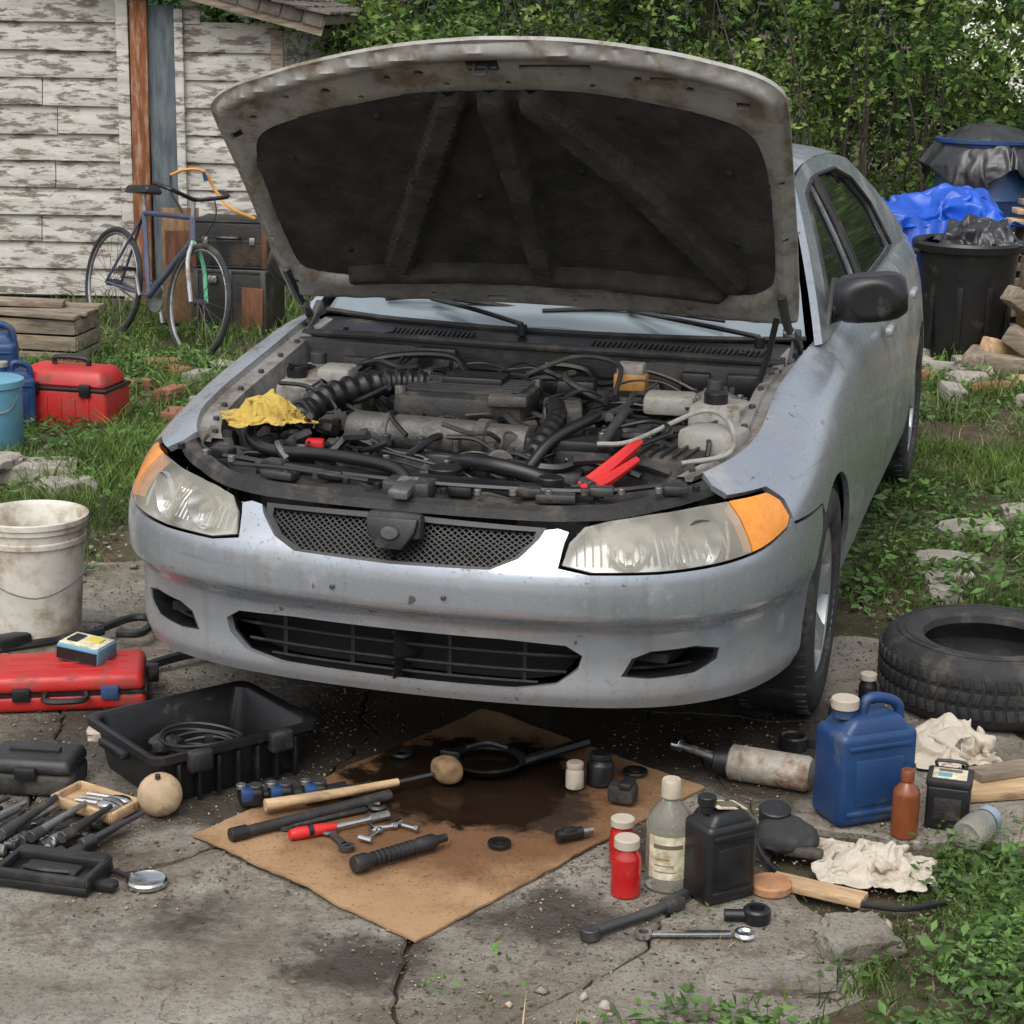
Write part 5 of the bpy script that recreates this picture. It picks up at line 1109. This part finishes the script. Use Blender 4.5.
rb=B('rubber_boot_cover'); rb.blob(.06,(0,0,.035),rubber,(1.2,.95,.6),.25,1.2,3,seed=4); rb.cyl(.035,.035,(-.02,.03,.07),blk,(10,0,0)); rb.box((.09,.03,.02),(.03,-.05,.02),blkd,(0,0,-20),.006); rb.done((.60,3.86,0))
ho=B('black_hose'); ho.tube([(.53,3.88,.06),(.545,3.78,.02),(.60,3.68,.008),(.70,3.60,.008),(.80,3.57,.008),(.90,3.60,.01)],.0065,blkc,8,8); ho.done()
tp=B('tan_lid'); tp.lathe([(0,0),(.04,0),(.044,.004),(.044,.018),(.040,.022),(0,.022)],(0,0,0),M('orange_wood',(.38,.19,.09),.7,0,.3,12,.2,60,.4,(.22,.13,.08),12),seg=32); tp.done((.545,3.66,0))
pk=B('wood_plank'); pk.box((.20,.055,.016),(0,0,.009),woodm,(0,0,0),.003); pk.done((.64,3.65,0),(0,0,-28))
simcloth('folded_rag',.36,.30,clothm,(.775,3.77,.002),-12,5,.055,.68,supports=((.79,3.78,.005,.045,.8),(.73,3.77,.003,.035,.8)),frames=20)
pw_=B('pipe_wrench'); pw_.tube([(.165,3.43,.015),(.26,3.50,.015),(.335,3.56,.016)],[.011,.010,.012],dsteel,10,3); pw_.cyl(.020,.022,(.165,3.43,.014),dsteel,seg=16); pw_.box((.05,.035,.026),(.335,3.56,.016),dsteel,(0,0,38),.008); pw_.box((.035,.018,.022),(.355,3.595,.016),rubber,(0,0,38),.005); pw_.done()
sp=B('combination_spanner'); spanner(sp,(.27,3.44,.01),(.455,3.445,.01),.011,chrome); sp.done()
bsk=B('black_socket'); bsk.lathe([(0,.0),(.026,.0),(.028,.004),(.028,.026),(.024,.03),(.016,.03),(.014,.012),(0,.012)],(0,0,0),blkc,seg=24); bsk.cyl(.012,.05,(-.04,.0,.013),blkc,(0,90,0)); bsk.done((.50,3.52,0))
rock('broken_concrete',(.68,3.42,.008),(.075,.065,.034),20,cm,9,amp=.5); rock('broken_concrete',(.50,3.28,.0),(.12,.06,.016),-10,cm,12,amp=.5); rock('broken_concrete',(.30,3.16,-.002),(.10,.05,.014),15,cm,13,amp=.5)
jerry('blue_jerrycan',(.80,4.06,0),22,.20,.125,.275,blue,tan)
rcn=B('rusty_canister'); rcn.lathe([(0,-.10),(.036,-.10),(.042,-.095),(.042,.085),(.036,.095),(0,.097)],(0,0,.043),rust,(0,90,-22),28); rcn.lathe([(.043,-.07),(.0445,-.066),(.043,-.062)],(0,0,.043),rust,(0,90,-22)); rcn.cyl(.038,.04,(-.105,.045,.043),blkc,(0,90,-22)); rcn.tube([(-.12,.05,.045),(-.17,.09,.05),(-.21,.12,.05)],[.012,.010,.008],steel,8); rcn.cyl(.016,.02,(-.21,.12,.05),chrome,(0,90,-35)); rcn.done((.615,4.22,0))
cp=B('black_cap'); cp.lathe([(0,.0),(.035,.0),(.035,.03),(.03,.034),(.025,.03),(.024,.01),(0,.01)],(0,0,0),blkc,(0,0,0),28); cp.lathe([(0,0),(.028,0),(.028,.02),(0,.02)],(.05,.03,.0),blk,(0,0,0),20); cp.done((.70,4.46,0))
jar('small_plastic_bottle',(.93,4.74,0),.024,.10,blkc,tan,.9); jar('small_plastic_bottle',(.83,4.62,0),.02,.07,dsteel,tan,.9)
jar('brown_bottle',(.875,3.95,0),.03,.155,brownb,brownb,.5,None,.75)
mt=B('battery_box'); mt.box((.095,.085,.10),(0,0,.05),blkc,(0,0,0),.006,3); mt.box((.10,.09,.02),(0,0,.108),blk,(0,0,0),.006,2); mt.box((.075,.06,.003),(0,-.005,.1195),label,(0,0,0),.001); mt.box((.05,.012,.002),(0,.008,.122),ink); mt.box((.03,.02,.002),(-.01,-.018,.122),lblue)
mt.box((.06,.003,.05),(0,-.0435,.05),blkd,(0,0,0),.001); mt.tube([(-.03,.03,.118),(-.03,.03,.135),(.03,.03,.135),(.03,.03,.118)],.004,blk,6,3); mt.done((.985,4.02,0),(0,0,-16))
gj=B('tipped_glass_jar'); gj.lathe([(0,0),(.032,0),(.036,.006),(.036,.07),(.028,.085),(.028,.09)],(0,0,0),glassb,seg=24); gj.lathe([(.03,.086),(.031,.105),(.02,.11),(.018,.125),(0,.125)],(0,0,0),M('grey_lid',(.3,.36,.42),.4,.3),seg=24); gj.done((.99,3.86,.037),(0,84,50))
pk=B('wood_plank'); pk.box((.22,.14,.022),(0,0,.012),woodm,(0,0,0),.004); pk.box((.18,.06,.02),(.03,.03,.034),woodg,(0,0,10),.004); pk.done((1.15,4.22,0),(0,0,12))
simcloth('crumpled_rag',.42,.36,clothm,(1.08,4.42,.002),10,9,.07,.64,supports=((1.09,4.45,.01,.06,1),(1.02,4.43,.0,.04,1)),frames=20)
ty=B('old_tyre')
ty.lathe([(.165,.03),(.17,.012),(.20,.0),(.245,.004),(.265,.02),(.275,.045),(.275,.145),(.265,.170),(.245,.186),(.20,.19),(.17,.178),(.165,.16),(.185,.15),(.225,.12),(.235,.095),(.225,.07),(.185,.04),(.165,.03)],(0,0,0),rubber,seg=72)
for k in range(60):
    a=2*math.pi*k/60
    for z,tt in((.055,14),(.095,-14),(.135,14)): ty.box((.010,.020,.030),(math.cos(a)*.276,math.sin(a)*.276,z),rubber,(tt,0,math.degrees(a)),.002)
for z in(.075,.115): ty.lathe([(.2765,z-.003),(.270,z),(.2765,z+.003)],(0,0,0),void,seg=60)
for rr_ in(.215,.235): ty.lathe([(rr_-.002,.1885),(rr_,.1915),(rr_+.002,.1885)],(0,0,0),rubber,seg=60)
ty.done((1.255,4.83,0),(0,0,0))
for i,(x,y,a,b_,rt_) in enumerate([(1.57,6.45,.11,.07,10),(1.42,6.05,.10,.05,-20),(1.37,5.85,.08,.045,15),(1.33,5.68,.05,.04,0),(1.80,6.7,.05,.05,0),(1.75,10.0,.1,.08,0),(2.0,9.6,.12,.09,30),(2.2,9.3,.09,.07,30),(1.95,10.1,.07,.06,10),(2.35,9.8,.1,.08,0),(1.9,9.75,.06,.05,0)]):
    rock('flat_stone',(x,y,.03 if i<5 else .012),(a,b_,.024 if i<5 else .05),rt_,stone,20+i,amp=.4)
for i,(x,y,m_) in enumerate([(1.95,9.3,brick),(2.12,9.55,stone),(2.25,9.0,brick),(2.5,9.2,woodm),(2.05,8.9,stone),(1.85,9.6,brick),(2.4,8.7,stone)]):
    b_=B('wood_block' if m_ is woodm else 'brick'); b_.box((.19,.10,.07),(0,0,.04),m_,(random.uniform(-10,10),random.uniform(-6,6),0),.01); b_.done((x,y,0),(0,0,random.uniform(0,180)))
# ------------------------------------------------------------ RIGHT BACKGROUND ITEMS
gb=B('black_rubbish_bin'); gb.lathe([(0,0),(.21,0),(.22,.01),(.265,.56),(.285,.565),(.29,.60),(.28,.615),(.27,.60),(.255,.57),(.21,.05),(0,.04)],(0,0,0),blkc,seg=40)
for k in range(10): a=2*math.pi*k/10; gb.box((.012,.03,.42),(math.cos(a)*.245,math.sin(a)*.245,.27),blkc,(0,0,math.degrees(a)),.004)
gb.box((.05,.14,.03),(-.29,-.03,.56),blkc,(0,0,10),.008); gb.box((.05,.14,.03),(.29,0,.56),blkc,(0,0,0),.008); gb.done((2.36,10.15,0))
film=M('black_film',(.022,.022,.024),.3,0,.3,8,.3,25,spec=.6)
simcloth('rubbish_bag',.64,.62,film,(2.40,10.15,.59),0,31,.09,.70,n=46,supports=((2.42,10.15,.58,.18,.7),),floor=True,warp=.25,frames=18)
simcloth('black_plastic_sheet',1.0,.95,film,(2.84,11.85,1.07),10,14,.05,.90,n=46,floor=False,supports=((2.84,11.9,.78,.38,.88),),frames=16,warp=.2)
dm=B('blue_drum'); dm.lathe([(0,0),(.29,0),(.30,.01),(.30,.30),(.315,.32),(.30,.34),(.30,.66),(.315,.68),(.30,.70),(.30,1.0),(.315,1.01),(.315,1.03),(0,1.03)],(0,0,0),blue,seg=40); dm.done((2.84,11.9,0))
lu=B('lumber_stack')
for k in range(6):
    for i in range(5): lu.box((1.15+random.uniform(-.2,.1),.13,.045),(random.uniform(-.06,.06),-.3+.15*i,.06+.085*k),random.choice([woodg,woodg,woodm]),(0,random.uniform(-1,1),random.uniform(-3,3)),.004)
    for x in(-.4,.4): lu.box((.05,.7,.035),(x,0,.10+.085*k),woodg)
lu.done((2.75,11.1,0),(0,0,8))
lu=B('stacked_boards')
for k in range(3): lu.box((.5,.12,.03),(.03*k,0,.66+.045*k),random.choice([woodg,woodm]),(0,random.uniform(-4,4),random.uniform(-8,8)),.004)
lu.box((.42,.4,.62),(.05,0,.32),woodg,(0,0,0),.01); lu.done((2.96,10.75,0))
simcloth('blue_tarp',1.35,1.0,tarpm,(2.36,10.98,.62),6,22,.14,.76,n=54,floor=True,supports=((2.48,11.0,.66,.18,.8),(2.15,10.95,.62,.14,.7)),warp=.3,frames=20)
tt_=bpy.data.objects['blue_tarp']
tv=B('tarp_corner'); V=[];F=[]
for j in range(25):
    for i in range(25):
        a=i/24;b_=j/24; V.append((1.86+.60*a-.10*b_*(1-a),10.60-.10*b_+.03*math.sin(a*14+b_*3)+.02*math.sin(a*31),.66-.36*b_-.10*b_*math.sin(a*5)+.02*math.sin(a*17)))
for j in range(24):
    for i in range(24): a=j*25+i; F.append((a,a+1,a+26,a+25))
tv.raw(V,F,tarpm); tvo=tv.done(ang=80); bpy.context.view_layer.update(); tvo.parent=tt_; tvo.matrix_parent_inverse=tt_.matrix_world.inverted()
for i,(x,y,z,a,e) in enumerate([(2.35,9.72,.06,70,0),(2.54,9.8,.07,30,20),(2.62,9.6,.12,-35,28),(2.66,9.95,.25,60,40),(2.5,9.6,.05,-10,5),(2.7,9.6,.2,80,10),(2.62,9.75,.3,20,35)]):
    f=B('firewood_log'); f.box((.36,.11,.09),(0,0,0),woodm if i%2 else woodg,(0,e,0),.012); f.done((x,y,z),(0,0,a))
for i in range(14): rock('rubble_stone',(1.8+.09*i,9.8+random.uniform(-.5,.3),.02),(random.uniform(.03,.07),random.uniform(.03,.06),.03),random.uniform(0,90),stone,50+i,amp=.5)
# ------------------------------------------------------------ LIGHT / CAMERA
w=bpy.data.worlds.new('World'); SC.world=w; w.use_nodes=True; nt=w.node_tree; bg=nt.nodes['Background']; sky=nt.nodes.new('ShaderNodeTexSky'); sky.sky_type='NISHITA'; sky.sun_disc=False
el,az=R(58),R(200); sky.sun_elevation=el; sky.sun_rotation=az; sky.dust_density=4; sky.air_density=1.2
hs=nt.nodes.new('ShaderNodeHueSaturation'); hs.inputs['Saturation'].default_value=.36; hs.inputs['Value'].default_value=1.4; nt.links.new(sky.outputs[0],hs.inputs['Color']); nt.links.new(hs.outputs[0],bg.inputs[0]); bg.inputs[1].default_value=.15
sd_=bpy.data.lights.new('sun','SUN'); sd_.energy=1.2; sd_.angle=R(60); sd_.color=(1,.965,.91); so=bpy.data.objects.new('sun',sd_); SC.collection.objects.link(so)
dv=Vector((-math.sin(R(20))*math.cos(el),-math.cos(R(20))*math.cos(el),math.sin(el))); so.rotation_euler=dv.to_track_quat('Z','Y').to_euler()
cam=bpy.data.cameras.new('camera'); co=bpy.data.objects.new('camera',cam); SC.collection.objects.link(co); SC.camera=co
p,rl=.2554,.0169; u0=Vector((0,math.sin(p),math.cos(p))); r0=Vector((1,0,0)); fwd=Vector((0,math.cos(p),-math.sin(p))); c,s_=math.cos(rl),math.sin(rl)
rt_=r0*c+u0*s_; up=u0*c-r0*s_; m=Matrix((rt_,up,-fwd)).transposed().to_4x4(); m.translation=(0,0,1.7519); co.matrix_world=m
cam.sensor_width=36; cam.lens=1934.7/1024*36; cam.clip_end=500; cam.clip_start=.05
SC.view_settings.view_transform='Standard'; SC.view_settings.look='None'; SC.view_settings.exposure=0
